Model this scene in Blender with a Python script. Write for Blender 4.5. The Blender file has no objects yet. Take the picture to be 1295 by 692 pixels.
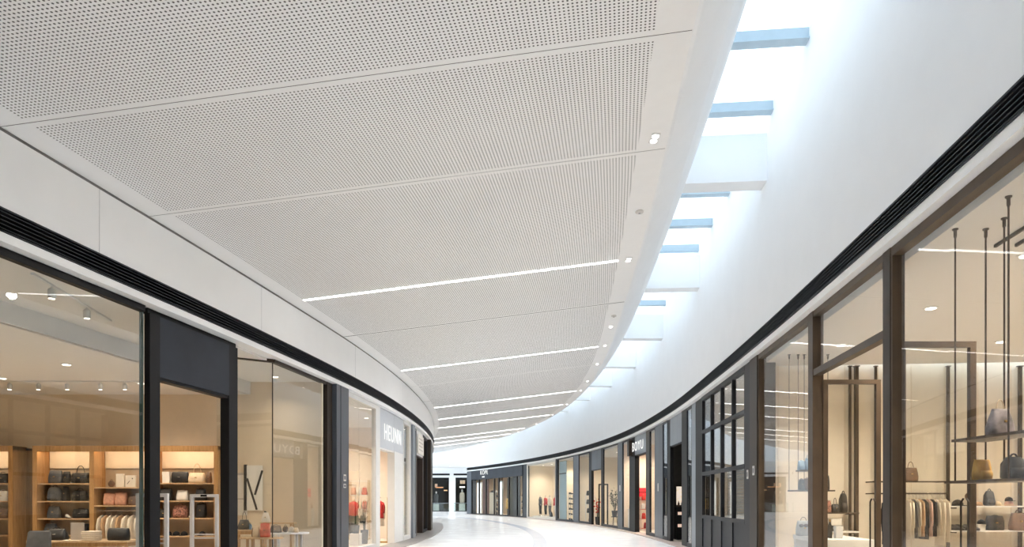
import bpy, bmesh, math, random
from mathutils import Vector, Matrix
S = bpy.context.scene
C = S.collection
PI = math.pi
random.seed(7)

# ------------------------------------------------------------------ camera
cam = bpy.data.cameras.new('camera')
cam.lens = 23.99
cam.sensor_width = 36
cam.shift_y = 0.2208
cam.clip_end = 300
co = bpy.data.objects.new('camera', cam)
C.objects.link(co)
co.location = (0, 0, 1.6)
co.rotation_euler = (PI / 2, 0, 0)
S.camera = co

# ------------------------------------------------------------------ exposure, sky, light
S.view_settings.view_transform = 'Standard'
S.view_settings.look = 'None'
S.view_settings.gamma = 1
S.view_settings.use_curve_mapping = False
S.view_settings.exposure = 0.53
SKY = 2.0
DOWN = 900.0
S.cycles.max_bounces = 10
S.cycles.diffuse_bounces = 6
S.cycles.glossy_bounces = 4
S.cycles.transmission_bounces = 6
S.cycles.transparent_max_bounces = 24
S.cycles.sample_clamp_indirect = 6
S.cycles.use_denoising = True
S.cycles.caustics_reflective = False
S.cycles.caustics_refractive = False

w = bpy.data.worlds.new('sky')
S.world = w
w.use_nodes = True
wn = w.node_tree.nodes
bg = wn['Background']
wt = w.node_tree
tc = wn.new('ShaderNodeTexCoord')
nz = wn.new('ShaderNodeTexNoise')
nz.inputs['Scale'].default_value = 2.0
nz.inputs['Detail'].default_value = 4.0
rp = wn.new('ShaderNodeValToRGB')
rp.color_ramp.elements[0].color = (0.70, 0.87, 1.0, 1)
rp.color_ramp.elements[1].color = (0.88, 0.95, 1.0, 1)
wt.links.new(tc.outputs['Generated'], nz.inputs['Vector'])
wt.links.new(nz.outputs['Fac'], rp.inputs['Fac'])
wt.links.new(rp.outputs['Color'], bg.inputs['Color'])
bg.inputs['Strength'].default_value = SKY


# ------------------------------------------------------------------ wall curves (plan of the curving mall)
LK = [-10, -4, 2, 8, 14, 20, 26, 32, 38, 44, 50, 56, 62, 68, 74, 80, 86]
LV = [-9.353, -8.144, -7.035, -6.025, -5.116, -4.378, -4.011, -4.024, -4.386, -5.077, -6.099, -7.45, -9.1, -11.1, -13.5, -16.3, -19.6]
RK = [-10, -1, 8, 17, 26, 35, 44, 53, 62, 71, 80, 89]
RV = [1.943, 3.331, 4.442, 5.278, 5.814, 5.683, 4.669, 2.781, 0.057, -3.474, -7.809, -12.9]


def spline(K, V, y):
    n = len(K)
    i = 0
    while i < n - 2 and y > K[i + 1]:
        i += 1
    d = K[i + 1] - K[i]
    t = (y - K[i]) / d

    def sl(j):
        if j == 0:
            return (V[1] - V[0]) / (K[1] - K[0])
        if j == n - 1:
            return (V[-1] - V[-2]) / (K[-1] - K[-2])
        return (V[j + 1] - V[j - 1]) / (K[j + 1] - K[j - 1])
    return ((2*t**3 - 3*t*t + 1) * V[i] + (-2*t**3 + 3*t*t) * V[i + 1]
            + d * ((t**3 - 2*t*t + t) * sl(i) + (t**3 - t*t) * sl(i + 1)))


def wall(side, y, o=0.0):
    """Point of the left / right wall line at y, o metres into the shops."""
    K, V, sg = (LK, LV, -1) if side == 'L' else (RK, RV, 1)
    x = spline(K, V, y)
    d = (spline(K, V, y + .05) - spline(K, V, y - .05)) / .1
    n = math.sqrt(1 + d * d)
    return x + sg * o / n, y - sg * o * d / n


def wang(side, y):
    """Heading of the wall line at y (rotation about z of an object whose +y runs along the wall)."""
    K, V = (LK, LV) if side == 'L' else (RK, RV)
    d = (spline(K, V, y + .05) - spline(K, V, y - .05)) / .1
    return -math.atan(d)


# ------------------------------------------------------------------ materials
MATS = {}


def mat(name, col, rough=.5, metal=0., var=.06, scale=6., emit=None, es=0., bump=0., spec=.5, stretch=None):
    if name in MATS:
        return MATS[name]
    m = bpy.data.materials.new(name)
    m.use_nodes = True
    nt = m.node_tree
    b = nt.nodes['Principled BSDF']
    b.inputs['Roughness'].default_value = rough
    b.inputs['Metallic'].default_value = metal
    b.inputs['Specular IOR Level'].default_value = spec
    t = nt.nodes.new('ShaderNodeTexCoord')
    n = nt.nodes.new('ShaderNodeTexNoise')
    n.inputs['Scale'].default_value = scale
    n.inputs['Detail'].default_value = 3
    src = t.outputs['Object']
    if stretch:
        mp = nt.nodes.new('ShaderNodeMapping')
        mp.inputs['Scale'].default_value = stretch
        nt.links.new(src, mp.inputs['Vector'])
        src = mp.outputs['Vector']
    nt.links.new(src, n.inputs['Vector'])
    r = nt.nodes.new('ShaderNodeValToRGB')
    r.color_ramp.elements[0].position = .3
    r.color_ramp.elements[1].position = .7
    r.color_ramp.elements[0].color = tuple(max(0, c * (1 - var)) for c in col) + (1,)
    r.color_ramp.elements[1].color = tuple(min(1, c * (1 + var)) for c in col) + (1,)
    nt.links.new(n.outputs['Fac'], r.inputs['Fac'])
    nt.links.new(r.outputs['Color'], b.inputs['Base Color'])
    if bump:
        bp = nt.nodes.new('ShaderNodeBump')
        bp.inputs['Strength'].default_value = bump
        bp.inputs['Distance'].default_value = .01
        nt.links.new(n.outputs['Fac'], bp.inputs['Height'])
        nt.links.new(bp.outputs['Normal'], b.inputs['Normal'])
    if emit:
        b.inputs['Emission Color'].default_value = tuple(emit) + (1,)
        b.inputs['Emission Strength'].default_value = es
    MATS[name] = m
    return m


def glass_mat(name, tint=(.97, .98, .97), f0=.05, f1=.85, power=4, rough=0.0):
    m = bpy.data.materials.new(name)
    m.use_nodes = True
    nt = m.node_tree
    nt.nodes.remove(nt.nodes['Principled BSDF'])
    out = nt.nodes['Material Output']
    tr = nt.nodes.new('ShaderNodeBsdfTransparent')
    tr.inputs['Color'].default_value = tint + (1,)
    gl = nt.nodes.new('ShaderNodeBsdfGlossy')
    gl.inputs['Roughness'].default_value = rough
    lw = nt.nodes.new('ShaderNodeLayerWeight')
    lw.inputs['Blend'].default_value = .5
    pw = nt.nodes.new('ShaderNodeMath')
    pw.operation = 'POWER'
    pw.inputs[1].default_value = power
    ml = nt.nodes.new('ShaderNodeMath')
    ml.operation = 'MULTIPLY_ADD'
    ml.inputs[1].default_value = f1 - f0
    ml.inputs[2].default_value = f0
    mx = nt.nodes.new('ShaderNodeMixShader')
    nt.links.new(lw.outputs['Facing'], pw.inputs[0])
    nt.links.new(pw.outputs[0], ml.inputs[0])
    nt.links.new(ml.outputs[0], mx.inputs['Fac'])
    nt.links.new(tr.outputs[0], mx.inputs[1])
    nt.links.new(gl.outputs[0], mx.inputs[2])
    nt.links.new(mx.outputs[0], out.inputs['Surface'])
    return m


def wood(name, col, dark):
    m = bpy.data.materials.new(name)
    m.use_nodes = True
    nt = m.node_tree
    b = nt.nodes['Principled BSDF']
    b.inputs['Roughness'].default_value = .45
    t = nt.nodes.new('ShaderNodeTexCoord')
    mp = nt.nodes.new('ShaderNodeMapping')
    mp.inputs['Scale'].default_value = (9, 9, .7)
    n = nt.nodes.new('ShaderNodeTexNoise')
    n.inputs['Scale'].default_value = 3.5
    n.inputs['Detail'].default_value = 6
    n.inputs['Distortion'].default_value = .8
    r = nt.nodes.new('ShaderNodeValToRGB')
    r.color_ramp.elements[0].position = .35
    r.color_ramp.elements[1].position = .65
    r.color_ramp.elements[0].color = dark + (1,)
    r.color_ramp.elements[1].color = col + (1,)
    nt.links.new(t.outputs['Object'], mp.inputs['Vector'])
    nt.links.new(mp.outputs['Vector'], n.inputs['Vector'])
    nt.links.new(n.outputs['Fac'], r.inputs['Fac'])
    nt.links.new(r.outputs['Color'], b.inputs['Base Color'])
    return m


def perforated_mat():
    """White metal sheet with a square grid of round holes, in metres of its own UV map."""
    m = bpy.data.materials.new('perforated_panel')
    m.use_nodes = True
    nt = m.node_tree
    b = nt.nodes['Principled BSDF']
    b.inputs['Roughness'].default_value = .6
    uv = nt.nodes.new('ShaderNodeUVMap')
    mp = nt.nodes.new('ShaderNodeVectorMath')
    mp.operation = 'SCALE'
    mp.inputs['Scale'].default_value = 1 / .047
    fr = nt.nodes.new('ShaderNodeVectorMath')
    fr.operation = 'FRACTION'
    sb = nt.nodes.new('ShaderNodeVectorMath')
    sb.operation = 'SUBTRACT'
    sb.inputs[1].default_value = (.5, .5, 0)
    ln = nt.nodes.new('ShaderNodeVectorMath')
    ln.operation = 'LENGTH'
    lt = nt.nodes.new('ShaderNodeMath')
    lt.operation = 'LESS_THAN'
    lt.inputs[1].default_value = .245
    mx = nt.nodes.new('ShaderNodeMix')
    mx.data_type = 'RGBA'
    mx.inputs[6].default_value = (.94, .94, .935, 1)
    mx.inputs[7].default_value = (.10, .10, .10, 1)
    L = nt.links.new
    L(uv.outputs[0], mp.inputs[0])
    L(mp.outputs[0], fr.inputs[0])
    L(fr.outputs[0], sb.inputs[0])
    L(sb.outputs[0], ln.inputs[0])
    L(ln.outputs['Value'], lt.inputs[0])
    L(lt.outputs[0], mx.inputs[0])
    L(mx.outputs[2], b.inputs['Base Color'])
    return m


def floor_mat():
    m = bpy.data.materials.new('floor_tile')
    m.use_nodes = True
    nt = m.node_tree
    b = nt.nodes['Principled BSDF']
    b.inputs['Roughness'].default_value = .22
    t = nt.nodes.new('ShaderNodeTexCoord')
    br = nt.nodes.new('ShaderNodeTexBrick')
    br.inputs['Scale'].default_value = 1.0
    br.inputs['Brick Width'].default_value = 1.2
    br.inputs['Row Height'].default_value = .6
    br.inputs['Mortar Size'].default_value = .004
    br.inputs['Color1'].default_value = (.73, .74, .75, 1)
    br.inputs['Color2'].default_value = (.70, .71, .72, 1)
    br.inputs['Mortar'].default_value = (.58, .58, .58, 1)
    n = nt.nodes.new('ShaderNodeTexNoise')
    n.inputs['Scale'].default_value = 1.4
    n.inputs['Detail'].default_value = 5
    mr = nt.nodes.new('ShaderNodeMapRange')
    mr.inputs['To Min'].default_value = .16
    mr.inputs['To Max'].default_value = .32
    L = nt.links.new
    L(t.outputs['Object'], br.inputs['Vector'])
    L(t.outputs['Object'], n.inputs['Vector'])
    L(n.outputs['Fac'], mr.inputs['Value'])
    L(mr.outputs[0], b.inputs['Roughness'])
    L(br.outputs['Color'], b.inputs['Base Color'])
    return m


WHITE = mat('white_plaster', (.93, .93, .925), .7, var=.01, scale=2)
WALLW = mat('white_wall_paint', (.90, .915, .93), .75, var=.01, scale=2)
CEILP = mat('ceiling_paint', (.94, .94, .935), .65, var=.01)
PERF = perforated_mat()
FLOOR = floor_mat()
INLAY = mat('grey_inlay_stone', (.46, .50, .56), .25, var=.04, scale=1.5)
KERB = mat('dark_kerb_stone', (.22, .21, .205), .4, var=.12, scale=4)
KERBW = mat('warm_kerb_stone', (.36, .30, .27), .4, var=.12, scale=4)
BLACK = mat('black_metal', (.008, .008, .009), .5, var=.1, spec=.2)
SLAT = mat('slat_metal', (.016, .017, .021), .45, var=.05, spec=.2)
NAVY = mat('navy_panel', (.020, .024, .034), .5, var=.2, scale=1.2, spec=.25)
STEEL = mat('grey_steel_cladding', (.075, .085, .102), .42, metal=.2, var=.18, scale=.8, stretch=(3, 3, .5))
STEELD = mat('dark_steel', (.022, .023, .027), .45, metal=.1, var=.15, scale=1, spec=.25)
STEELL = mat('light_steel', (.20, .225, .255), .4, metal=.2, var=.1, scale=1)
GRID = mat('charcoal_frame', (.020, .021, .025), .5, var=.12, scale=2, spec=.25)
BRONZE = mat('bronze_frame', (.072, .052, .036), .42, metal=.2, var=.15, scale=3, spec=.3)
BRONZED = mat('dark_bronze', (.034, .024, .017), .45, metal=.1, var=.15, scale=3, spec=.25)
BRWOOD = mat('dark_brown_wood', (.04, .026, .019), .45, var=.3, scale=2, stretch=(8, 8, .6))
BLUE = mat('sky_tinted_rafter', (.40, .50, .57), .5, var=.03)  # blue cast of the sky light is put into this colour
FRAMEW = mat('white_frame', (.70, .70, .69), .4, var=.02)
GLASS = glass_mat('clear_glass')
GLASSR = glass_mat('low_sheen_glass', (.98, .985, .98), .022, .8, 5)
GLASSC = glass_mat('coated_glass', (.97, .98, .97), .01, .12, 5)
GLASSG = glass_mat('greenish_glass', (.88, .93, .91))
SKYGL = glass_mat('skylight_glass', (.97, .985, 1.0), .02)
GREENEDGE = mat('glass_edge', (.05, .09, .08), .2, var=.1)
OAK = wood('oak_wood', (.50, .29, .12), (.36, .19, .07))
OAKL = wood('pale_oak', (.62, .44, .26), (.50, .33, .18))
CREAM = mat('cream_plaster', (.72, .61, .46), .8, var=.02)
CREAML = mat('pale_cream_plaster', (.80, .72, .60), .8, var=.02)
TAUPE = mat('taupe_plaster', (.44, .36, .27), .8, var=.03)
PINKW = mat('warm_white_plaster', (.82, .70, .58), .8, var=.02)
DARKW = mat('dark_plaster', (.05, .045, .04), .8, var=.1)
CEILS = mat('shop_ceiling', (.78, .76, .73), .8, var=.01)
BACKLIT = mat('backlit_panel', (.9, .82, .66), .6, emit=(1, .80, .52), es=.55)
TILEW = mat('shop_floor', (.62, .56, .48), .3, var=.05)
LEDM = mat('led_strip', (1, 1, 1), .5, emit=(1, .99, .97), es=5)
LAMPM = mat('lamp_lens', (1, 1, 1), .5, emit=(1, .97, .93), es=2.6)
WLAMP = mat('warm_lamp_lens', (1, 1, 1), .5, emit=(1, .9, .76), es=3.5)
SIGNM = mat('lit_letters', (.05, .05, .05), .6, emit=(1, .99, .96), es=.8)
LEA_K = mat('black_leather', (.014, .013, .013), .42, var=.25, scale=14, bump=.2)
LEA_G = mat('grey_leather', (.075, .08, .09), .5, var=.15, scale=12, bump=.2)
LEA_LG = mat('light_grey_leather', (.30, .33, .36), .5, var=.1, scale=12, bump=.2)
LEA_B = mat('brown_leather', (.15, .085, .05), .5, var=.25, scale=10, bump=.2)
LEA_C = mat('cream_leather', (.66, .53, .37), .55, var=.1, scale=12, bump=.2)
LEA_Y = mat('mustard_leather', (.60, .36, .09), .5, var=.12, scale=12, bump=.2)
LEA_P = mat('salmon_suede', (.56, .29, .20), .8, var=.2, scale=16, bump=.3)
LEA_R = mat('coral_leather', (.60, .12, .08), .5, var=.2, scale=12, bump=.2)
LEA_BL = mat('blue_leather', (.14, .24, .36), .5, var=.25, scale=12, bump=.2)
LEA_W = mat('white_leather', (.76, .72, .66), .5, var=.05, scale=12)
PATT = mat('patterned_fabric', (.30, .13, .09), .7, var=.85, scale=28)
PATB = mat('blue_brown_marbled_leather', (.22, .20, .22), .5, var=.6, scale=9)
CLW = mat('cream_cloth', (.72, .64, .53), .9, var=.08, scale=9, bump=.5)
CLT = mat('tan_cloth', (.50, .32, .18), .9, var=.1, scale=9, bump=.5)
CLR = mat('red_cloth', (.52, .035, .030), .85, var=.2, scale=9, bump=.5)
CLRD = mat('dark_red_cloth', (.26, .015, .02), .85, var=.2, scale=9, bump=.5)
CLK = mat('black_cloth', (.013, .012, .013), .9, var=.3, scale=9, bump=.5)
CLG = mat('grey_cloth', (.10, .10, .105), .9, var=.15, scale=9, bump=.5)
CLP = mat('pink_cloth', (.62, .40, .33), .9, var=.1, scale=9, bump=.5)
PAPER = mat('white_paper', (.80, .77, .71), .7, var=.03)
GREYB = mat('grey_board', (.50, .46, .42), .7, var=.05)
PALE = mat('white_lacquer', (.80, .79, .77), .3, var=.02)
GATEM = mat('grey_plastic', (.60, .58, .56), .4, var=.03)
SKIN = mat('pale_mannequin', (.62, .55, .48), .5, var=.03)
LEAFM = mat('green_leaf', (.045, .10, .035), .6, var=.5, scale=20)
LEAFD = mat('dark_leaf', (.018, .028, .018), .6, var=.5, scale=20)
POTM = mat('dark_pot', (.05, .055, .06), .5, var=.1)
BRASS = mat('brass', (.50, .33, .12), .3, metal=.9, var=.08)
CHROME = mat('chrome', (.55, .55, .56), .2, metal=.9, var=.04)
MIRROR = mat('mirror_silver', (.75, .72, .68), .03, metal=1., var=.01)
REDL = mat('red_sign_face', (.60, .02, .03), .4, emit=(1, .04, .05), es=.35)
BLINDM = mat('blind_slats', (.60, .58, .54), .6, var=.05)
SEAMK = mat('shadow_gap_black', (.03, .03, .03), .8)


# ------------------------------------------------------------------ mesh builder
class MB:
    def __init__(s):
        s.bm = bmesh.new()
        s.uvl = None

    def face(s, pts, mi=0, uv=None):
        vs = [s.bm.verts.new(p) for p in pts]
        try:
            f = s.bm.faces.new(vs)
        except ValueError:
            return None
        f.material_index = mi
        if uv:
            if s.uvl is None:
                s.uvl = s.bm.loops.layers.uv.new('UVMap')
            for l, u in zip(f.loops, uv):
                l[s.uvl].uv = u
        return f

    def hexa(s, a, b, mi=0):
        """a: four bottom points in order, b: the four points above them."""
        va = [s.bm.verts.new(p) for p in a]
        vb = [s.bm.verts.new(p) for p in b]
        F = s.bm.faces.new
        for f in ([va[3], va[2], va[1], va[0]], vb,
                  [va[0], va[1], vb[1], vb[0]], [va[1], va[2], vb[2], vb[1]],
                  [va[2], va[3], vb[3], vb[2]], [va[3], va[0], vb[0], vb[3]]):
            F(f).material_index = mi
        return s

    def box(s, x0, x1, y0, y1, z0, z1, mi=0):
        q = [(x0, y0), (x1, y0), (x1, y1), (x0, y1)]
        return s.hexa([(x, y, z0) for x, y in q], [(x, y, z1) for x, y in q], mi)

    def obox(s, c, size, rz=0, mi=0, rx=0, ry=0):
        m = Matrix.Translation(c) @ Matrix.Rotation(rz, 4, 'Z') @ Matrix.Rotation(ry, 4, 'Y') @ Matrix.Rotation(rx, 4, 'X')
        h = [d / 2 for d in size]
        q = [(-h[0], -h[1]), (h[0], -h[1]), (h[0], h[1]), (-h[0], h[1])]
        return s.hexa([m @ Vector((x, y, -h[2])) for x, y in q], [m @ Vector((x, y, h[2])) for x, y in q], mi)

    def loft(s, rings, cap=True, mi=0, closed=False):
        vr = [[s.bm.verts.new(p) for p in r] for r in rings]
        n = len(vr[0])
        pairs = list(zip(vr, vr[1:]))
        if closed:
            pairs.append((vr[-1], vr[0]))
        for a, b in pairs:
            for i in range(n):
                s.bm.faces.new([a[i], a[(i + 1) % n], b[(i + 1) % n], b[i]]).material_index = mi
        if cap and not closed:
            s.bm.faces.new(vr[0][::-1]).material_index = mi
            s.bm.faces.new(vr[-1]).material_index = mi
        return s

    def tube(s, pts, r, n=8, closed=False, mi=0):
        pts = [Vector(p) for p in pts]
        rings = []
        N = len(pts)
        up = None
        for i, p in enumerate(pts):
            if closed:
                d = pts[(i + 1) % N] - pts[i - 1]
            else:
                d = pts[min(i + 1, N - 1)] - pts[max(i - 1, 0)]
            d.normalize()
            if up is None or abs(d.dot(up)) > .98:
                up = Vector((0, 0, 1)) if abs(d.z) < .9 else Vector((1, 0, 0))
            u = d.cross(up).normalized()
            v = u.cross(d).normalized()
            up = v
            rr = r[i] if isinstance(r, (list, tuple)) else r
            rings.append([p + (u * math.cos(2*PI*k/n) + v * math.sin(2*PI*k/n)) * rr for k in range(n)])
        return s.loft(rings, True, mi, closed)

    def lathe(s, prof, c=(0, 0, 0), n=20, mi=0):
        return s.loft([[(c[0] + r * math.cos(2*PI*k/n), c[1] + r * math.sin(2*PI*k/n), c[2] + z) for k in range(n)] for r, z in prof], True, mi)

    def ell(s, c, r, n=14, m=8, mi=0):
        return s.loft([[(c[0] + r[0] * math.sin(a) * math.cos(2*PI*k/n), c[1] + r[1] * math.sin(a) * math.sin(2*PI*k/n), c[2] - r[2] * math.cos(a))
                        for k in range(n)] for a in [PI * (.04 + .92 * j / m) for j in range(m + 1)]], True, mi)

    def sup(s, levels, n=20, e=3.2, mi=0, rot=0., c=(0, 0)):
        """Loft of rounded rectangles: (z, half width, half depth[, dx, dy])."""
        rings = []
        for L in levels:
            z, a, b = L[:3]
            dx, dy = (L[3], L[4]) if len(L) > 4 else (0, 0)
            ring = []
            for k in range(n):
                t = 2 * PI * k / n
                ct, st = math.cos(t), math.sin(t)
                x = dx + a * math.copysign(abs(ct) ** (2 / e), ct)
                y = dy + b * math.copysign(abs(st) ** (2 / e), st)
                ring.append((c[0] + x * math.cos(rot) - y * math.sin(rot), c[1] + x * math.sin(rot) + y * math.cos(rot), z))
            rings.append(ring)
        return s.loft(rings, True, mi)

    def wbar(s, side, y0, y1, o0, o1, z0, z1, step=1.0, mi=0):
        """A bar that follows the wall line between y0 and y1, from offset o0 to o1."""
        n = max(1, int(math.ceil((y1 - y0) / step)))
        rings = []
        for i in range(n + 1):
            y = y0 + (y1 - y0) * i / n
            a, b = wall(side, y, o0), wall(side, y, o1)
            rings.append([(a[0], a[1], z0), (b[0], b[1], z0), (b[0], b[1], z1), (a[0], a[1], z1)])
        return s.loft(rings, True, mi)

    def wprof(s, side, y0, y1, prof, step=.5, mi=0):
        n = max(1, int(math.ceil((y1 - y0) / step)))
        rings = []
        for i in range(n + 1):
            y = y0 + (y1 - y0) * i / n
            rings.append([wall(side, y, o) + (z,) for o, z in prof])
        return s.loft(rings, True, mi)

    def build(s, name, material, parent=None, smooth=False, bevel=0., sub=0):
        bmesh.ops.recalc_face_normals(s.bm, faces=s.bm.faces)
        me = bpy.data.meshes.new(name)
        s.bm.to_mesh(me)
        s.bm.free()
        for m in (material if isinstance(material, (list, tuple)) else [material]):
            me.materials.append(m)
        if smooth:
            for p in me.polygons:
                p.use_smooth = True
        o = bpy.data.objects.new(name, me)
        C.objects.link(o)
        if parent:
            o.parent = parent
        if bevel:
            b = o.modifiers.new('edge', 'BEVEL')
            b.width = bevel
            b.segments = 2
            b.limit_method = 'ANGLE'
        if sub:
            d = o.modifiers.new('smooth', 'SUBSURF')
            d.levels = d.render_levels = sub
        return o


def tag(o, label, cat=None, group=None, kind=None):
    o['label'] = label
    if cat:
        o['category'] = cat
    if group:
        o['group'] = group
    if kind:
        o['kind'] = kind
    return o


def thing(name, label, cat, loc=(0, 0, 0), rz=0., group=None, kind=None):
    o = bpy.data.objects.new(name, None)
    o.empty_display_size = .1
    C.objects.link(o)
    o.location = loc
    o.rotation_euler = (0, 0, rz)
    return tag(o, label, cat, group, kind)


def struct(o, label, cat):
    return tag(o, label, cat, None, 'structure')


def spot(name, loc, energy, col=(1, .84, .64), angle=130, r=.12, parent=None, blend=1.0):
    l = bpy.data.lights.new(name, 'SPOT')
    l.energy = energy
    l.color = col
    l.spot_size = math.radians(angle)
    l.spot_blend = blend
    l.shadow_soft_size = r
    o = bpy.data.objects.new(name, l)
    C.objects.link(o)
    o.location = loc
    if parent:
        o.parent = parent
    return o


def text(s, size, depth, name, m, parent, loc, rot):
    c = bpy.data.curves.new(name, 'FONT')
    c.body = s
    c.size = size
    c.extrude = depth
    c.space_character = 1.18
    c.align_x = 'CENTER'
    c.align_y = 'CENTER'
    c.materials.append(m)
    f = bpy.data.objects.new(name + '_outline', c)
    C.objects.link(f)
    bpy.context.view_layer.update()
    me = bpy.data.meshes.new_from_object(f.evaluated_get(bpy.context.evaluated_depsgraph_get()))
    bpy.data.objects.remove(f)
    o = bpy.data.objects.new(name, me)
    C.objects.link(o)
    o.parent = parent
    o.location = loc
    o.rotation_euler = rot
    return o


# ================================================================== LARGE STRUCTURE
# floor
o = MB().box(-32, 20, -11, 100, -.2, 0).build('floor', FLOOR)
struct(o, 'pale polished stone tile floor of the curving mall', 'floor')
o = MB().wbar('R', -10, 74, -5.0, -4.5, 0, .004, .5).build('floor_trim', INLAY)
struct(o, 'curved band of blue grey stone set in the pale floor', 'floor inlay')
o = MB().wbar('L', -10, 46, -.55, .3, 0, .03, .5).build('floor_kerb', KERB)
struct(o, 'dark stone strip along the foot of the curving left shopfronts', 'kerb')
o = MB().wbar('R', -10, 74.2, -.18, .4, 0, .03, .5).build('floor_kerb', KERBW)
struct(o, 'brown stone strip along the foot of the right shopfronts', 'kerb')

ZS, ZV0, ZV1 = 4.65, 4.76, 5.05      # soffit, vent bottom, vent top
ZL = 5.95                            # top of the left bulkhead
ZW = 9.14                            # top of the right wall
YE = 74.3                            # end of the right wall

o = MB().wprof('L', -10, 60, [(0, ZV1), (.3, ZV1), (.3, ZL), (0, ZL)]).build('wall_left', WHITE)
struct(o, 'long white bulkhead curving along the left above a black grille', 'wall')
m = MB()
for y in (9.55, 13.95, 19.35, 25.2):
    m.wbar('L', y, y + .012, -.002, .01, ZV1 + .002, ZL - .002)
o = m.build('trim_1', mat('joint_filler', (.70, .70, .70), .8))
struct(o, 'thin upright panel joints in the left white bulkhead', 'trim')
o = MB().wprof('L', -10, 60, [(0, ZS), (.95, ZS), (.95, ZV0), (0, ZV0)]).build('trim_2', WHITE)
struct(o, 'white fascia band and soffit under the left black grille', 'trim')
o = MB().wprof('R', -10, YE, [(0, ZV1), (.3, ZV1), (.3, ZW), (0, ZW)]).build('wall_right', WALLW)
struct(o, 'tall white wall rising from the right grille to the skylight', 'wall')
o = MB().wprof('R', -10, YE, [(0, ZS), (.6, ZS), (.6, ZV0), (0, ZV0)]).build('trim_3', WHITE)
struct(o, 'white fascia band and soffit under the right black grille', 'trim')


def grille(side, y1, label):
    g = thing('air_grille', label, 'grille')
    m = MB()
    m.wprof(side, -10, y1, [(.08, ZV0), (.28, ZV0), (.28, ZV1), (.08, ZV1)])
    m.build('recess', BLACK, g)
    m = MB()
    m.wprof(side, -10, y1, [(-.012, ZV0), (.10, ZV0), (.10, ZV0 + .022), (-.012, ZV0 + .022)])
    m.wprof(side, -10, y1, [(-.012, ZV1 - .022), (.10, ZV1 - .022), (.10, ZV1), (-.012, ZV1)])
    m.build('frame', SLAT, g)
    m = MB()
    for k in range(5):
        z = ZV0 + .022 + (ZV1 - ZV0 - .044) * (k + .5) / 5
        m.wprof(side, -10, y1, [(0.0, z - .006), (.09, z - .006), (.09, z + .006), (0.0, z + .006)])
    m.build('slat', SLAT, g)


grille('L', 60, 'black slotted air grille curving along the left bulkhead')
grille('R', YE, 'black slotted air grille curving along the foot of the tall right wall')

# ---- perforated ceiling: it tilts up from the left bulkhead to the skylight
ZC0, ZC1 = 6.0, 6.77


def cpt(v, q=None, f=None, dz=0.):
    """Point of the ceiling at wall station v, q metres from its left edge (or fraction f of its width)."""
    a = wall('L', v, .02)
    b = wall('R', v - .8, -2.38)
    wdt = math.hypot(b[0] - a[0], b[1] - a[1])
    t = q / wdt if f is None else f
    if q is not None and q < 0:
        t = 1 + q / wdt
    return Vector((a[0] + (b[0] - a[0]) * t, a[1] + (b[1] - a[1]) * t, ZC0 + (ZC1 - ZC0) * t + dz))


SEAMS = [-10, -2.2, .4, 2.95, 5.5, 8.05, 10.6, 18.45, 26.7, 30.75, 35.4, 40, 45, 50, 55, 60, 66, 73, 80]
WIDE = {18.45: .035, 30.75: .03}
MARG, MARGR = .34, .42
m = MB()
for a, b in zip(SEAMS, SEAMS[1:]):
    ga, gb = WIDE.get(a, .010) / 2, WIDE.get(b, .010) / 2
    st = [a + ga, a + .085] + [a + .085 + (b - a - .17) * i / max(1, int((b - a) / .6)) for i in range(1, max(1, int((b - a) / .6)))] + [b - .085, b - gb]
    s_run = 0.
    for i, (v0, v1) in enumerate(zip(st, st[1:])):
        end = i in (0, len(st) - 2)
        L0, L1, R0, R1 = cpt(v0, MARG), cpt(v1, MARG), cpt(v0, -MARGR), cpt(v1, -MARGR)
        E0, E1, F0, F1 = cpt(v0, 0.), cpt(v1, 0.), cpt(v0, f=1.), cpt(v1, f=1.)
        m.face([E0, L0, L1, E1])
        m.face([R0, F0, F1, R1])
        dl, dr = (L1 - L0).length, (R1 - R0).length
        if end:
            m.face([L0, R0, R1, L1])
        else:
            w0, w1 = (R0 - L0).length, (R1 - L1).length
            d = (dl + dr) / 2
            m.face([L0, R0, R1, L1], 1, [(0, s_run), (w0, s_run), (w1, s_run + d), (0, s_run + d)])
            s_run += d
ce = m.build('ceiling', [CEILP, PERF])
struct(ce, 'sloping white perforated panel ceiling with plain borders', 'ceiling')
m = MB()
st = [-10 + i * .75 for i in range(121)]
for v0, v1 in zip(st, st[1:]):
    m.face([cpt(v0, 0., dz=.05), cpt(v0, f=1., dz=.05), cpt(v1, f=1., dz=.05), cpt(v1, 0., dz=.05)])
struct(m.build('ceiling_slab', SEAMK), 'black sheet standing for shade above the open joints of the perforated ceiling', 'ceiling')  # black sheet, its colour stands for the shade in the joints
# strip in the left edge gap, the gap's shade put into its grey
o = MB().wprof('L', -10, 60, [(.03, ZL), (.3, ZL), (.3, ZL + .25), (.03, ZL + .25)]).build('trim_4', mat('gap_shade_grey', (.20, .19, .18), .8))
struct(o, 'grey strip with painted shade in the gap between left bulkhead and ceiling', 'trim')
# cove towards the skylight
m = MB()
prof = [(-2.38, ZC1), (-2.33, ZC1 + .02), (-2.12, ZC1 + .22), (-1.88, ZC1 + .48), (-1.68, ZC1 + .78), (-1.55, ZC1 + 1.08), (-1.50, ZC1 + 1.35), (-1.50, ZW),
        (-1.80, ZW), (-1.80, ZC1 + 1.35), (-1.95, ZC1 + .75), (-2.28, ZC1 + .22), (-2.38, ZC1 + .12)]
m.wprof('R', -10.8, 79, prof, .5)
struct(m.build('ceiling_cove', WALLW, smooth=False), 'smooth white cove rising from ceiling edge to the skylight', 'cove')

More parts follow.
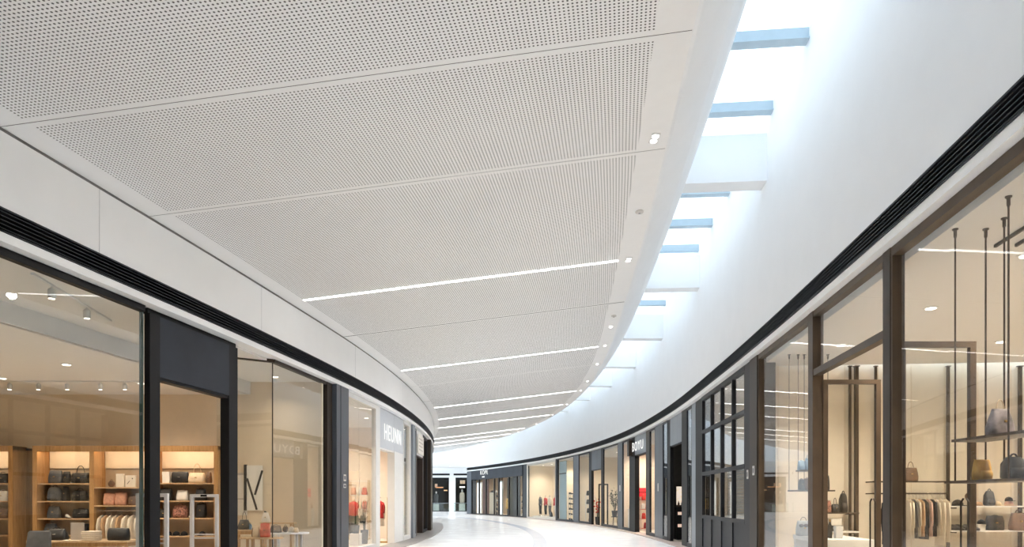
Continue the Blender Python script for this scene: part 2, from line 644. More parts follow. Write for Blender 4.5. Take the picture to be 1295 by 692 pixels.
# ---- skylight: white cross beams, blue grey rafters, glass
BEAMS = [.2, 6.8, 13.3, 20.0, 26.3, 32.0, 37.4, 42.6, 47.9, 53.2, 59.6, 66.0, 72.3]
ORD = 'first second third fourth fifth sixth seventh eighth ninth tenth eleventh twelfth thirteenth'.split()
for k, y in enumerate(BEAMS):
    o = MB().wbar('R', y, y + .42, -1.75, .05, 7.82, 8.75).build('skylight_beam', WALLW)
    struct(o, 'white cross beam across the skylight well, %s from the entrance end' % ORD[k], 'beam')
edges = [-10] + BEAMS + [YE]
n = 0
for k, (a, b) in enumerate(zip(edges, edges[1:])):
    a0 = a + .42 if k else a
    if b - a0 < 1.6:
        continue
    o = MB().wbar('R', a0, b, -1.8, .1, ZW + .01, ZW + .03).build('window_%d' % (k + 20), SKYGL)
    struct(o, 'overhead skylight pane, bay %s of the glazed strip' % (ORD[k] if k < 13 else 'last'), 'skylight')
    p = bpy.data.lights.new('portal', 'AREA')
    p.shape = 'RECTANGLE'
    p.size = 1.75
    p.size_y = b - a0
    p.cycles.is_portal = True
    po = bpy.data.objects.new('portal', p)
    C.objects.link(po)
    x, y = wall('R', (a0 + b) / 2, -.85)
    po.location = (x, y, ZW + .06)
    po.rotation_euler = (0, 0, wang('R', (a0 + b) / 2))
RAFT = [1.9, 3.9, 5.9, 7.1, 9.0, 10.95, 12.95, 14.55, 16.45, 18.35, 20.2, 21.9, 23.95, 25.85, 28, 29.9, 33.8, 35.7, 39.2, 41, 44.4, 46.2, 49.8, 51.6]
for y in RAFT:
    r = thing('skylight_rafter', 'rafter painted with blue grey sky tint crossing the skylight glass overhead', 'rafter', kind='structure', group='blue grey rafters under the skylight')
    MB().wbar('R', y - .06, y + .06, -1.72, .02, ZW - .17, ZW + .008).build('web', BLUE, r)
    MB().wbar('R', y - .10, y + .10, -1.72, .02, ZW - .19, ZW - .17).build('flange', BLUE, r)

# ---- LED lines and downlights in the ceiling
STRIP = [15.2, 23.5, 33.0, 37.8, 42.4, 50.2, 54.5, 59.5]
for k, v in enumerate(STRIP):
    t = thing('ceiling_light', 'thin white light line let into the perforated ceiling, %s from the entrance end' % ORD[k], 'light', group='light lines across the ceiling')
    a, b = cpt(v, MARG), cpt(v, -MARGR)
    d = (b - a).normalized()
    s_ = Vector((-d.y, d.x, 0)).normalized() * .034
    up = Vector((0, 0, .012))
    m = MB()
    m.hexa([a - s_ - up, b - s_ - up, b + s_ - up, a + s_ - up], [a - s_ + up, b - s_ + up, b + s_ + up, a + s_ + up])
    m.build('diffuser', LEDM, t)


def downlight(p, label, n=2, energy=0, angle=150, tilt=.36, col=(1, .97, .94), lens=None, grp='twin downlights along the ceiling edge', rz=0., size=.062, pitch=.13):
    t = thing('downlight', label, 'downlight', p, rz, grp)
    m = MB()
    L = pitch * (n - 1) / 2 + size
    m.box(-size, size, -L, L, -.012, .004)
    m.build('housing', FRAMEW, t, bevel=.004)
    for k in range(n):
        y = (k - (n - 1) / 2) * pitch
        MB().lathe([(size * .74, -.02), (size * .8, -.012), (size * .6, 0)], (0, y, 0), 16).build('lamp', lens or LAMPM, t)
    if energy:
        spot('lamp_light', (0, 0, -.05), energy, col, angle, .1, t).rotation_euler = (0, tilt, 0)
    return t


names_ = 'between first and second panel seams|beside the first light line|before the dark joint|beside the second light line|past the second light line|beside the faint far seam|beside the third light line|beside the fourth light line|beside the fifth light line|beside the sixth light line|added beside the seventh light line|added beside the ninth light line|added past the ninth light line|added toward the far end of the ceiling|added over the entrance end|added overhead near the viewpoint|added overhead ahead of the viewpoint'.split('|')
for v, nm in zip([10.25, 15.2, 20.9, 23.4, 26.6, 30.4, 33.0, 37.8, 42.4, 47.5, 53, 59.8, 65, 71, -6, 0, 5], names_):  # far and viewpoint end lamps are added to brighten floor and ceiling
    p = cpt(v, -.2, dz=-.004)
    downlight(p, 'small twin square downlight in the ceiling border %s' % nm, 2, DOWN * (.95 if v > 45 else 1), angle=136)
for v, nm in ((12.75, 'just before the first light line'), (19.7, 'past the dark ceiling joint')):
    p = cpt(v, -.2)
    t = thing('smoke_detector', 'small round grey detector on the ceiling border %s' % nm, 'detector', p)
    MB().lathe([(.075, 0), (.075, -.02), (.055, -.035)], n=20).build('body', GATEM, t, True)
    MB().lathe([(.02, -.034), (.018, -.048), (.008, -.052)], n=12).build('sensor', CHROME, t, True)

# ---- end of the mall, far wall, closure behind the viewpoint
o = MB().box(-40, 20, -11.2, -11, 0, 10).build('wall_front', WHITE)  # unseen wall added to bounce light back into the mall
struct(o, 'added plain white wall, unseen, closing the mall behind the viewpoint', 'wall')


def shell(side, ya, yb, D, zc, wm, name, cm=None, fm=None, o0=.25):
    """Room behind a shopfront: two end walls, a back wall, a ceiling and a floor of its own."""
    for y, s_, nm in ((ya, 1, 'near'), (yb, -1, 'far')):
        y0, y1 = (y, y + .07) if s_ > 0 else (y - .07, y)
        o = MB().wbar(side, y0, y1, o0, D, 0, 4.75).build('wall_' + nm, wm)
        struct(o, '%s end wall inside the %s' % (nm, name), 'wall')
    o = MB().wbar(side, ya, yb, D, D + .1, 0, 4.75).build('wall_back', wm)
    struct(o, 'back wall of the %s' % name, 'wall')
    o = MB().wbar(side, ya, yb, o0 + .02, D, zc, zc + .1).build('ceiling_shop', cm or CEILS)
    struct(o, 'flat ceiling inside the %s' % name, 'ceiling')
    o = MB().wbar(side, ya, yb, .3, D, 0, .012).build('floor_shop', fm or TILEW)
    struct(o, 'floor inside the %s' % name, 'floor')


def win(n, side, y0, y1, o, z0, z1, fm, label, top=.07, bot=.12, l=.06, r=.06, d=.05, joints=(), gm=None, bars=(), step=1.5):
    """Shopfront window: frame and glass panes; joints are upright glass joints, bars are horizontal frame bars."""
    t = thing('window_%d' % n, label, 'window', kind='structure')
    m = MB()
    if top:
        m.wbar(side, y0, y1, o - d, o + d, z1 - top, z1)
    if bot:
        m.wbar(side, y0, y1, o - d, o + d, z0, z0 + bot)
    if l:
        m.wbar(side, y0, y0 + l, o - d, o + d, z0, z1)
    if r:
        m.wbar(side, y1 - r, y1, o - d, o + d, z0, z1)
    for z in bars:
        m.wbar(side, y0, y1, o - d * .8, o + d * .8, z - .04, z + .04)
    if top or bot or l or r:
        m.build('frame', fm, t)
    ys = [y0 + l * .5] + list(joints) + [y1 - r * .5]
    zs = [z0 + bot * .5] + [b for b in bars] + [z1 - top * .5]
    for a, b in zip(ys, ys[1:]):
        for c_, e_ in zip(zs, zs[1:]):
            MB().wbar(side, a + .003, b - .003, o - .006, o + .006, c_, e_, step).build('pane', gm or GLASS, t)
    return t


def post(side, y0, y1, o0, o1, z0, z1, m_, label, name='column'):
    return struct(MB().wbar(side, y0, y1, o0, o1, z0, z1).build(name, m_), label, 'column')


def portal(n, side, y0, y1, o0, o1, zh, zt, m_, panel, label, jl=.16, jr=.16, proud=.0, near=.10):
    """Door portal: two jambs, a header panel between them, a lintel under it."""
    t = thing('door_%d' % n, label, 'door', kind='structure')
    MB().wbar(side, y0, y0 + jl, o0, min(o1, o0 + near), 0.03, zt).build('jamb', m_, t)
    MB().wbar(side, y1 - jr, y1, o0, o1, 0.03, zt).build('jamb', m_, t)
    MB().wbar(side, y0 + jl, y1 - jr, o0 + proud, o0 + proud + .12, zh, zt).build('header_panel', panel, t)
    MB().wbar(side, y0 + jl, y1 - jr, o0 + .02, o1, zh - .05, zh).build('lintel', m_, t)
    return t


ZT = ZS - .005
# ------------------------------------------------------------------ left shopfronts
OL = .2
post('L', -10, 4.6, OL, OL + .3, 0, ZT, STEELD, 'dark cladding at the near end of the left shopfronts', 'wall_left_end')
win(1, 'L', 4.6, 10.68, OL, .03, ZT, BLACK, 'large clear window of the bag shop on the left, dark frame along its head', .10, .12, .08, 0, .05, joints=(7.9,))
o = MB().wbar('L', 10.67, 10.69, OL - .01, OL + .05, .03, ZT).build('window_2', GREENEDGE)
struct(o, 'dark glass edge strip where the left window meets the doorway', 'window')
portal(1, 'L', 10.80, 13.33, .16, .34, 3.59, 4.56, BLACK, NAVY, 'tall black door portal with navy panel above the bag shop entrance', .24, .30)
o = MB().wbar('L', 10.8, 13.33, .2, .3, 4.56, ZT).build('trim_5', BLACK)  # solid black bar painted in place of a gap in shade
struct(o, 'black strip standing for the shaded gap over the navy door panel', 'trim')
# corner display window beside the portal: a return pane and a front pane
t = thing('window_3', 'frameless corner window beside the black portal, bags on tables behind', 'window', kind='structure')
cA = wall('L', 14.81, OL)
cB = (cA[0] - .95, cA[1] - .62)
dx, dy = cB[0] - cA[0], cB[1] - cA[1]
Ln = math.hypot(dx, dy)
nx, ny = -dy / Ln, dx / Ln


def rbar(a, b, hw, z0, z1, m_=None):
    m_ = m_ or MB()
    ex, ey = b[0] - a[0], b[1] - a[1]
    l_ = math.hypot(ex, ey)
    px, py = -ey / l_ * hw, ex / l_ * hw
    q = [(a[0] + px, a[1] + py), (b[0] + px, b[1] + py), (b[0] - px, b[1] - py), (a[0] - px, a[1] - py)]
    return m_.hexa([(x, y, z0) for x, y in q], [(x, y, z1) for x, y in q])


rbar(cB, cA, .006, .09, ZT - .04).build('pane', GLASS, t)
MB().wbar('L', 14.83, 17.7, OL - .006, OL + .006, .09, ZT - .04).build('pane', GLASS, t)
rbar((cA[0] - .012, cA[1] - .008), (cA[0] + .004, cA[1] + .003), .01, .1, ZT - .07).build('corner_joint', BRONZED, t)
m = MB()
rbar(cB, cA, .05, ZT - .07, ZT, m)
rbar(cB, cA, .05, .03, .13, m)
m.wbar('L', 14.8, 17.7, OL - .05, OL + .05, ZT - .07, ZT)
m.wbar('L', 14.8, 17.7, OL - .05, OL + .05, .03, .13)
m.wbar('L', 17.62, 17.95, OL - .06, OL + .1, .03, ZT)
m.build('frame', BRONZED, t)
post('L', 17.96, 18.86, .02, .7, .03, ZT, STEEL, 'tall grey steel clad column between bag shop and white fronted shop')
m = MB()
m.wbar('L', 18.24, 18.26, .012, .022, .03, ZT)
struct(m.build('trim_6', STEELD), 'upright joint in the grey steel column', 'trim')
for z, nm, h_ in ((2.19, 'upper larger', .09), (1.97, 'lower smaller', .055)):
    t = thing('notice_plate', '%s pale notice plate on the grey steel column' % nm, 'sign', wall('L', 18.5, .008) + (z,), wang('L', 18.5), 'notice plates on the grey column')
    MB().box(-.001, .012, -.09, .09, -h_, h_).build('plate', GATEM, t)
    MB().box(.012, .014, -.055, .055, -h_ * .55, h_ * .55).build('pictogram', STEEL, t)
# white fronted shop
win(4, 'L', 18.88, 22.34, OL, .03, ZT, FRAMEW, 'white framed window of the pale shop after the grey column', .14, .16, .22, .5, .07, joints=(20.25,))
t = portal(2, 'L', 22.34, 26.1, OL - .04, OL + .22, 3.33, ZT, FRAMEW, mat('pale_header', (.50, .53, .57), .5, var=.02), 'white door portal of the pale shop with blank white header', .10, 1.55)
MB().wbar('L', 24.5, 26.08, OL - .05, OL - .042, 3.33, ZT).build('header_panel', MATS['pale_header'], t)
win(5, 'L', 26.1, 27.7, OL, .03, ZT, FRAMEW, 'narrow white framed pane right after the white door portal', .12, .16, .05, .28, .07)
post('L', 27.72, 28.25, .04, .5, .03, ZT, STEELL, 'slim grey metal column between white shop and dark brown entrance')
t = thing('shop_sign', 'lit white letters on the white header of the pale shop', 'sign', wall('L', 24.2, OL - .066) + (3.86,), wang('L', 24.3) + PI / 2, 'lit shop signs')
text('HEUNN', .62, .004, 'lettering', SIGNM, t, (0, 0, 0), (PI / 2, 0, 0)).scale = (1.15, 1.25, 1)
# dark brown entrance
win(6, 'L', 28.26, 29.3, OL, .03, ZT, STEELL, 'narrow pane in grey frame next to the slim metal column', .1, .12, .06, .06)
portal(3, 'L', 29.35, 32.2, OL - .04, OL + .3, 3.55, ZT, BRWOOD, FRAMEW, 'dark brown entrance with white notice panel over it', .22, .22)
o = MB().wbar('L', 29.6, 32.0, .42, .48, .03, 3.5).build('door_4', BRWOOD)
struct(o, 'dark brown door leaf closed inside the brown entrance', 'door')
t = thing('notice_board', 'white board of dark lines above the dark brown entrance', 'sign', wall('L', 30.8, OL - .062) + (4.05,), wang('L', 30.8), None)
MB().box(0, .03, -1.1, 1.1, -.42, .42).build('board', PAPER, t)
m = MB()
for k in range(4):
    m.box(.03, .034, -.85, .55 + .2 * (k % 2), .22 - k * .16, .27 - k * .16)
m.build('printed_line', GREYB, t)
win(7, 'L', 32.25, 34.6, OL, .03, ZT, STEELD, 'pane between the dark brown entrance and the last dark column', .1, .12, .08, .08)
post('L', 34.7, 36.4, -.02, .6, .03, ZT, BRONZED, 'wide dark brown column at the bend of the left shopfronts')
win(8, 'L', 36.45, 60, OL, .03, ZT, STEELD, 'row of panes past the bend of the left side', .1, .12, .08, .08, joints=(42, 48, 54))

# ------------------------------------------------------------------ right shopfronts
OR = .17
post('R', -10, 3.4, OR, OR + .3, 0, ZT, STEELD, 'dark cladding at the near end of the right shopfronts', 'wall_right_end')
win(9, 'R', 3.4, 8.28, OR, .03, ZT, BRONZE, 'big bronze framed window with hanging shelves of bags on the right', .11, .12, .08, .06, .06, gm=GLASSR)
post('R', 8.26, 8.46, OR - .07, OR + .1, .03, ZT, BRONZED, 'bronze post between the big window and the glazed entrance', 'door_post')
t = win(10, 'R', 8.46, 11.03, OR, 3.60, ZT, BRONZE, 'glazed panel over the open bronze entrance', .09, .10, .0, .0, .06, gm=GLASSR)
post('R', 11.03, 11.25, OR - .07, OR + .1, .03, ZT, BRONZE, 'bronze post between glazed entrance and the tall pale window', 'door_post')
win(11, 'R', 11.25, 14.36, OR, .03, ZT, BRONZE, 'tall bronze framed window with rod hung shelves behind', .10, .12, .03, .06, .06, gm=GLASSR)
post('R', 14.36, 14.95, OR - .08, OR + .3, .03, ZT, BRONZED, 'wide dark bronze pier between bronze shopfront and gridded shopfront')
post('R', 14.96, 15.5, OR - .05, OR + .3, .03, ZT, GRID, 'charcoal pier at the near side of the gridded shopfront')
for z, yy, mt in ((2.16, 15.2, GATEM), (2.22, 14.6, GATEM)):
    t = thing('notice_plate', 'small pale plate at head height on the %s pier' % ('charcoal' if yy > 15 else 'dark bronze'), 'sign', wall('R', yy, OR - (.055 if yy > 15 else .085)) + (z,), wang('R', yy), 'small plates on the piers')
    MB().box(-.012, .006, -.06, .06, -.10, .10).build('plate', mt, t)
    MB().box(-.014, -.012, -.035, .035, -.05, .05).build('pictogram', STEEL, t)
# gridded shopfront
t = thing('window_12', 'charcoal gridded shopfront of small panes over solid base panels', 'window', kind='structure')
g0, g1 = 15.5, 20.3
cols = [g0 + (g1 - g0) * k / 4 for k in range(5)]
m = MB()
for y in cols:
    m.wbar('R', y - .045, y + .045, OR - .05, OR + .05, .03, ZT)
for z in (3.60, 2.36, 1.09):
    m.wbar('R', g0, g1, OR - .055, OR + .055, z - .05, z + .05)
m.wbar('R', g0, g1, OR - .055, OR + .055, ZT - .12, ZT)
m.wbar('R', g0, g1, OR - .055, OR + .055, .03, .2)
m.build('frame', GRID, t)
for a, b in zip(cols, cols[1:]):
    for z0, z1 in ((1.09, 2.36), (2.36, 3.6), (3.6, ZT - .06)):
        MB().wbar('R', a + .03, b - .03, OR - .006, OR + .006, z0, z1).build('pane', GLASS, t)
    MB().wbar('R', a + .03, b - .03, OR - .02, OR + .03, .1, 1.08).build('base_panel', GRID, t)
t = thing('roller_blind', 'pale slatted blind behind the lowest panes of the gridded shopfront', 'blind')
m = MB()
for k in range(17):
    z = 1.16 + k * .07
    m.wbar('R', 15.55, 17.85, OR + .12, OR + .15, z, z + .045)
m.build('slat', BLINDM, t)
MB().wbar('R', 15.55, 17.85, OR + .11, OR + .16, 2.34, 2.40).build('rail', FRAMEW, t)
post('R', 20.34, 21.32, OR - .03, OR + .3, .03, ZT, BLACK, 'black reveal at the far side of the gridded shopfront')
post('R', 21.34, 21.92, OR - .03, OR + .2, .03, ZT, STEELL, 'light grey metal column beside the gridded shopfront')
# dark shop
win(13, 'R', 21.94, 22.75, OR, .03, ZT, STEELD, 'narrow pane between light grey column and the black doorway', .08, .14, .03, .03, .03)
post('R', 22.77, 23.6, OR - .03, OR + .06, .03, ZT, BLACK, 'black post on the near side of the dark doorway', 'door_post')
portal(5, 'R', 23.6, 26.2, OR - .02, OR + .10, 3.62, ZT - .02, BLACK, STEELL, 'black doorway of the dark shop under a plain grey panel', .04, .50)
win(14, 'R', 26.2, 27.05, OR, .03, ZT, STEELD, 'narrow pane on the far side of the dark doorway', .08, .14, .03, .03, .03)
post('R', 27.08, 28.62, OR - .03, OR + .06, .03, ZT, STEEL, 'grey column between dark doorway and the shop with red display')
# red display shop
win(15, 'R', 28.64, 29.75, OR, .03, ZT, STEELD, 'pinkish lit pane next to the red display doorway', .08, .14, .03, .03, .03, gm=GLASSC)
post('R', 29.75, 30.5, OR - .03, OR + .06, .03, ZT, BRONZED, 'dark post on the near side of the red display doorway', 'door_post')
portal(6, 'R', 30.5, 34.1, OR - .02, OR + .20, 3.74, ZT - .02, BLACK, STEELL, 'doorway with lit sign over it and red display inside', .04, 1.15)
win(16, 'R', 34.1, 35.7, OR, .03, ZT, STEELD, 'narrow orange lit pane past the red display doorway', .08, .14, .03, .03, .03, gm=GLASSC)
post('R', 35.72, 36.75, OR - .03, OR + .06, .03, ZT, STEEL, 'grey column past the shop with the red display')
t = thing('shop_sign', 'lit white letters over the doorway with red display', 'sign', wall('R', 32.3, OR - .06) + (4.12,), wang('R', 32.3) - PI / 2, 'lit shop signs')
text('BOYU', .62, .005, 'lettering', SIGNM, t, (.1, 0, 0), (PI / 2, 0, 0)).scale = (1.35, 1.0, 1)
MB().box(-1.55, -1.15, -.16, .02, -.38, .38).build('end_box', BRONZED, t)
for y, z in ((36.2, 2.6), (27.9, 2.5)):
    t = thing('notice_plate', 'pale plate on the grey column %s' % ('past the red display' if y > 30 else 'between dark doorway and red display'), 'sign', wall('R', y, OR - .037) + (z - .4,), wang('R', y), 'pale plates on grey columns')
    MB().box(-.012, .006, -.08, .08, -.16, .16).build('plate', GATEM, t)
# cream shop with plant
win(17, 'R', 36.78, 40.1, OR, .03, ZT, STEELD, 'wide cream lit pane with a dark plant behind', .08, .14, .03, .03, .03, gm=GLASSC)
post('R', 40.1, 40.55, OR - .03, OR + .06, .03, ZT, BLACK, 'black post on the near side of the cream doorway', 'door_post')
portal(7, 'R', 40.55, 43.4, OR - .02, OR + .13, 3.45, ZT - .02, BLACK, STEEL, 'cream lit doorway under a slate grey panel', .06, .55)
win(18, 'R', 43.4, 45.9, OR, .03, ZT, STEELD, 'cream lit pane on the far side of the slate headed doorway', .08, .14, .03, .03, .03, gm=GLASSC)
post('R', 45.92, 47.15, OR - .03, OR + .06, .03, ZT, STEEL, 'grey column between cream shop and the pale blue pane')
win(19, 'R', 47.18, 51.05, OR, .03, ZT, STEELD, 'pane pair with a pale blue half beside the grey column', .08, .14, .03, .03, .03, joints=(49.2,), gm=GLASSC)
post('R', 51.05, 51.5, OR - .03, OR + .1, .03, ZT, BLACK, 'black post beside the wide beige window', 'door_post')
win(40, 'R', 51.5, 58.7, OR, .03, ZT, FRAMEW, 'wide beige window with four dressed mannequins', .06, .10, .08, .12, .05, joints=(53.9, 56.3), gm=GLASSC)
# navy fascia shop
post('R', 58.72, 59.7, OR - .04, OR + .2, .03, ZT, STEELD, 'dark post at the near side of the navy fascia shop')
o = MB().wbar('R', 59.7, 73.2, OR - .1, OR + .15, 3.72, ZT).build('shop_fascia', NAVY)
struct(o, 'long navy fascia over the far shop at the bend', 'fascia')
post('R', 73.2, 74.3, OR - .1, OR + .5, .03, ZT, STEEL, 'grey end column of the right shopfronts')
ww = [59.7, 61.3, 63.4, 66.0, 67.2, 69.4, 71.2, 73.2]
for k, (a, b, nm) in enumerate(zip(ww, ww[1:], ('pale end', 'black', 'yellow bag', 'bright narrow', 'shelf filled', 'red brown', 'far end'))):
    win(41 + k, 'R', a, b, OR, .03, 3.72, BRONZED if k % 2 else BLACK, '%s pane of the shop under the navy fascia' % nm, .05, .12, .1, .1, .06, gm=GLASSC)
t = thing('shop_sign', 'small lit letters on the navy fascia of the far shop', 'sign', wall('R', 69.7, OR - .11) + (4.3,), wang('R', 69.7) - PI / 2, 'lit shop signs')
text('KOPE', .62, .008, 'lettering', SIGNM, t, (0, 0, .05), (PI / 2, 0, 0)).scale = (1.3, 1, 1)
text('moda', .28, .02, 'small_lettering', SIGNM, t, (-.2, 0, -.36), (PI / 2, 0, 0))

# ------------------------------------------------------------------ far end wall with two dark windows
yF = 92.
m = MB()
for x0, x1 in ((-40, -10.85), (-8.5, -7.62), (-5.95, 20)):
    m.box(x0, x1, yF, yF + .4, 0, 4.55)
m.box(-40, 20, yF, yF + .4, 4.55, 9)
struct(m.build('wall_back', WALLW), 'white wall closing the far end of the mall', 'wall')
o = MB().box(-40, 20, 79, 92, 5.9, 6.0).build('ceiling_end', WHITE)
struct(o, 'low white ceiling in front of the far dark windows', 'ceiling')
o = MB().box(-40, 20, 78.8, 79, 5.85, 9.5).build('wall_drop', WALLW)
struct(o, 'white downstand above the far end of the mall', 'wall')
o = MB().box(-4.3, -4.1, 74.35, 92, 0, 9).build('wall_end', WALLW)
struct(o, 'white return wall past the last right shop', 'wall')
for k, (x0, x1, nm) in enumerate(((-10.85, -8.5, 'wider dark window at the far end of the mall'), (-7.62, -5.95, 'narrower dark window at the far end beside the navy shop'))):
    t = thing('window_%d' % (60 + k), nm, 'window', kind='structure')
    m = MB()
    m.box(x0, x1, yF + .02, yF + .1, 4.42, 4.55)
    m.box(x0, x0 + .07, yF + .02, yF + .1, 0, 4.42)
    m.box(x1 - .07, x1, yF + .02, yF + .1, 0, 4.42)
    m.build('frame', BLACK, t)
    MB().box(x0 + .04, x1 - .04, yF + .05, yF + .062, 0, 4.45).build('pane', GLASSC, t)
    g = thing('air_grille', 'short black grille over the %s' % nm.split(' at')[0], 'grille')
    MB().box(x0 - .25, x1 + .1, yF - .03, yF - .002, 4.86, 5.1).build('recess', BLACK, g)
    m = MB()
    for q in range(4):
        m.box(x0 - .25, x1 + .1, yF - .045, yF - .03, 4.88 + q * .055, 4.9 + q * .055)
    m.build('slat', SLAT, g)
    b = thing('balustrade', 'glass balustrade with grey rail before the %s' % nm.split(' at')[0], 'balustrade')
    MB().box(x0 - .1, x1 + .1, 91.0, 91.02, .05, 1.1).build('pane', GLASSG, b)
    MB().box(x0 - .1, x1 + .1, 90.98, 91.04, 1.1, 1.16).build('rail', STEELL, b)
    MB().box(x0 - .1, x1 + .1, 90.97, 91.05, 0, .08).build('shoe', STEELD, b)
m = MB()
m.box(-16, 0, 97.9, 98, 0, 4.7)
m.box(-16, -15.9, 92.5, 98, 0, 4.7)
m.box(-.1, 0, 92.5, 98, 0, 4.7)
m.box(-16, 0, 92.45, 98, 4.7, 4.8)
struct(m.build('wall_dark_shop', DARKW), 'dark interior behind the two far windows', 'wall')

# ------------------------------------------------------------------ shop rooms
# bag shop on the left: its far end wall squares across the view at y = 17.4
o = MB().box(-16.5, wall('L', 17.85, .25)[0], 17.42, 17.55, 0, 4.75).build('wall_end', CREAM)
struct(o, 'cream end wall behind the oak bag shelves of the left shop', 'wall')
o = MB().wbar('L', 3.5, 17.3, 10.5, 10.6, 0, 4.75).build('wall_back', TAUPE)
struct(o, 'taupe back wall of the left bag shop', 'wall')
o = MB().wbar('L', 3.4, 3.5, .25, 10.6, 0, 4.75).build('wall_near', TAUPE)
struct(o, 'near end wall of the left bag shop', 'wall')
m = MB()
m.wbar('L', 3.4, 17.42, .27, 2.05, 4.6, 4.7)
m.wbar('L', 3.4, 17.42, 2.0, 2.1, 4.28, 4.7)
m.wbar('L', 3.4, 17.42, 2.05, 10.6, 4.28, 4.38)
struct(m.build('ceiling_shop', CEILS), 'stepped white ceiling of the left bag shop', 'ceiling')
o = MB().wbar('L', 3.4, 17.42, .3, 10.6, 0, .012).build('floor_shop', TILEW)
struct(o, 'floor of the left bag shop', 'floor')
shell('L', 18.3, 28.0, 6.5, 4.55, PINKW, 'pale white fronted shop')
shell('L', 28.05, 36.2, 5, 4.55, TAUPE, 'shop behind the dark brown entrance')
shell('L', 36.25, 59.8, 4, 4.55, TAUPE, 'shops past the bend on the left')
# bronze framed shop on the right: end wall across the view at y = 14.9
xa = wall('R', 14.9, .3)[0]
o = MB().box(xa, 15.5, 14.78, 14.9, 0, 4.75).build('wall_end', CREAML)
struct(o, 'cream end wall of the bronze framed shop behind clothes and shelves', 'wall')
m = MB()
for k in range(14):
    x = xa + .35 + k * .72
    m.box(x, x + .012, 14.772, 14.782, .0, 4.5)
struct(m.build('trim_7', CREAM), 'upright panel joints on the cream end wall', 'trim')
o = MB().wbar('R', 2.8, 14.5, 10, 10.1, 0, 4.75).build('wall_back', CREAML)
struct(o, 'back wall of the bronze framed shop', 'wall')
o = MB().wbar('R', 2.7, 2.8, .3, 10.1, 0, 4.75).build('wall_near', CREAML)
struct(o, 'near end wall of the bronze framed shop', 'wall')
o = MB().wbar('R', 2.7, 14.78, .28, 10.1, 4.48, 4.58).build('ceiling_shop', CEILS)
struct(o, 'white ceiling inside the bronze framed shop', 'ceiling')
o = MB().wbar('R', 2.7, 14.78, .3, 10.1, 0, .012).build('floor_shop', TILEW)
struct(o, 'pale floor inside the bronze framed shop', 'floor')
shell('R', 15.52, 21.0, 3.2, 4.5, CREAML, 'gridded shop')
shell('R', 21.1, 27.6, 4.5, 4.5, DARKW, 'dark shop', cm=DARKW)
shell('R', 27.8, 36.0, 4.5, 4.5, PINKW, 'shop with red display')
shell('R', 36.2, 46.4, 5, 4.5, CREAML, 'cream lit shop with plant')
shell('R', 46.6, 51.2, 3.5, 4.5, CREAML, 'shop behind the pale blue pane')
shell('R', 51.4, 58.9, 2.6, 4.5, CREAML, 'window with the mannequins')
shell('R', 59.1, 73.6, 4, 4.5, TAUPE, 'shop under the navy fascia')


# ------------------------------------------------------------------ shop lamps (each a small recessed lamp with its own light)
def lamps(side, pts, zc, en, label, grp, col=(1, .85, .67), lens=None, angle=140):
    for k, (y, o_) in enumerate(pts):
        x_, y_ = wall(side, y, o_)
        nm = label % (ORD[k] if k < 13 else 'last')
        t = thing('shop_downlight', nm, 'downlight', (x_, y_, zc), wang(side, y), grp)
        MB().lathe([(.10, .004), (.10, -.012), (.075, -.014)], n=18).build('rim', FRAMEW, t)
        MB().lathe([(.072, -.014), (.07, -.02), (.04, -.022)], n=18).build('lamp', lens or WLAMP, t)
        spot('lamp_light', (0, 0, -.06), en, col, angle, .1, t)


lamps('L', [(9.3, 3.4), (11.0, 3.4), (13.0, 3.6), (15.2, 3.6), (9.0, 6.2), (11.6, 6.2), (14.2, 6.2)], 4.28, 190, 'small bright lamp in the dropped ceiling of the left bag shop, %s along the rows', 'lamps in the dropped ceiling of the left bag shop')
lamps('L', [(16.5, 1.0)], 4.6, 45, 'lamp over the corner window tables, %s in its row', 'lamps over the corner window')
lamps('L', [(20, 1.2), (22.4, 2.2), (24.6, 1.2), (26.4, 2.6)], 4.55, 420, 'lamp in the ceiling of the white fronted shop, %s from the grey column', 'lamps in the white fronted shop', (1, .88, .74))
lamps('L', [(30, 1.4), (33.5, 1.2)], 4.55, 60, 'lamp behind the dark brown entrance, %s in its row', 'lamps behind the dark brown entrance')
lamps('L', [(39, 1.4), (46, 1.2)], 4.55, 100, 'lamp past the bend on the left, %s in its row', 'lamps past the left bend')
lamps('R', [(5.6, 1.6), (8.2, 1.6), (10.4, 1.6), (12.8, 1.2), (7.0, 4.4), (10.0, 4.4), (12.8, 4.0), (9.5, 7.2), (12.6, 7.0)], 4.48, 360, 'lamp in the ceiling of the bronze framed shop, %s along the rows', 'lamps in the bronze framed shop')
lamps('R', [(16.6, 1.4), (19, 1.4)], 4.5, 110, 'lamp behind the gridded shopfront, %s in its row', 'lamps behind the gridded shopfront')
lamps('R', [(24.8, 1.2)], 4.5, 30, 'lamp in the dark shop, %s in its row', 'lamps in the dark shop')
lamps('R', [(29.5, 1.2), (32.5, 1.2), (34.8, 1.2)], 4.5, 420, 'lamp in the shop with red display, %s in its row', 'lamps in the red display shop')
lamps('R', [(38, 1.4), (41.5, 1.4), (44.5, 1.4)], 4.5, 330, 'lamp in the cream shop with plant, %s in its row', 'lamps in the cream shop')
lamps('R', [(48, 1.2), (50.2, 1.2)], 4.5, 260, 'lamp behind the pale blue pane, %s in its row', 'lamps behind the pale blue pane')
lamps('R', [(53, 1.2), (55.5, 1.2), (57.6, 1.2)], 4.5, 280, 'lamp over the mannequins, %s in its row', 'lamps over the mannequins')
lamps('R', [(61, 1.4), (64.5, 1.4), (68, 1.4), (71.5, 1.4)], 4.5, 480, 'lamp in the shop under the navy fascia, %s in its row', 'lamps in the navy fascia shop')
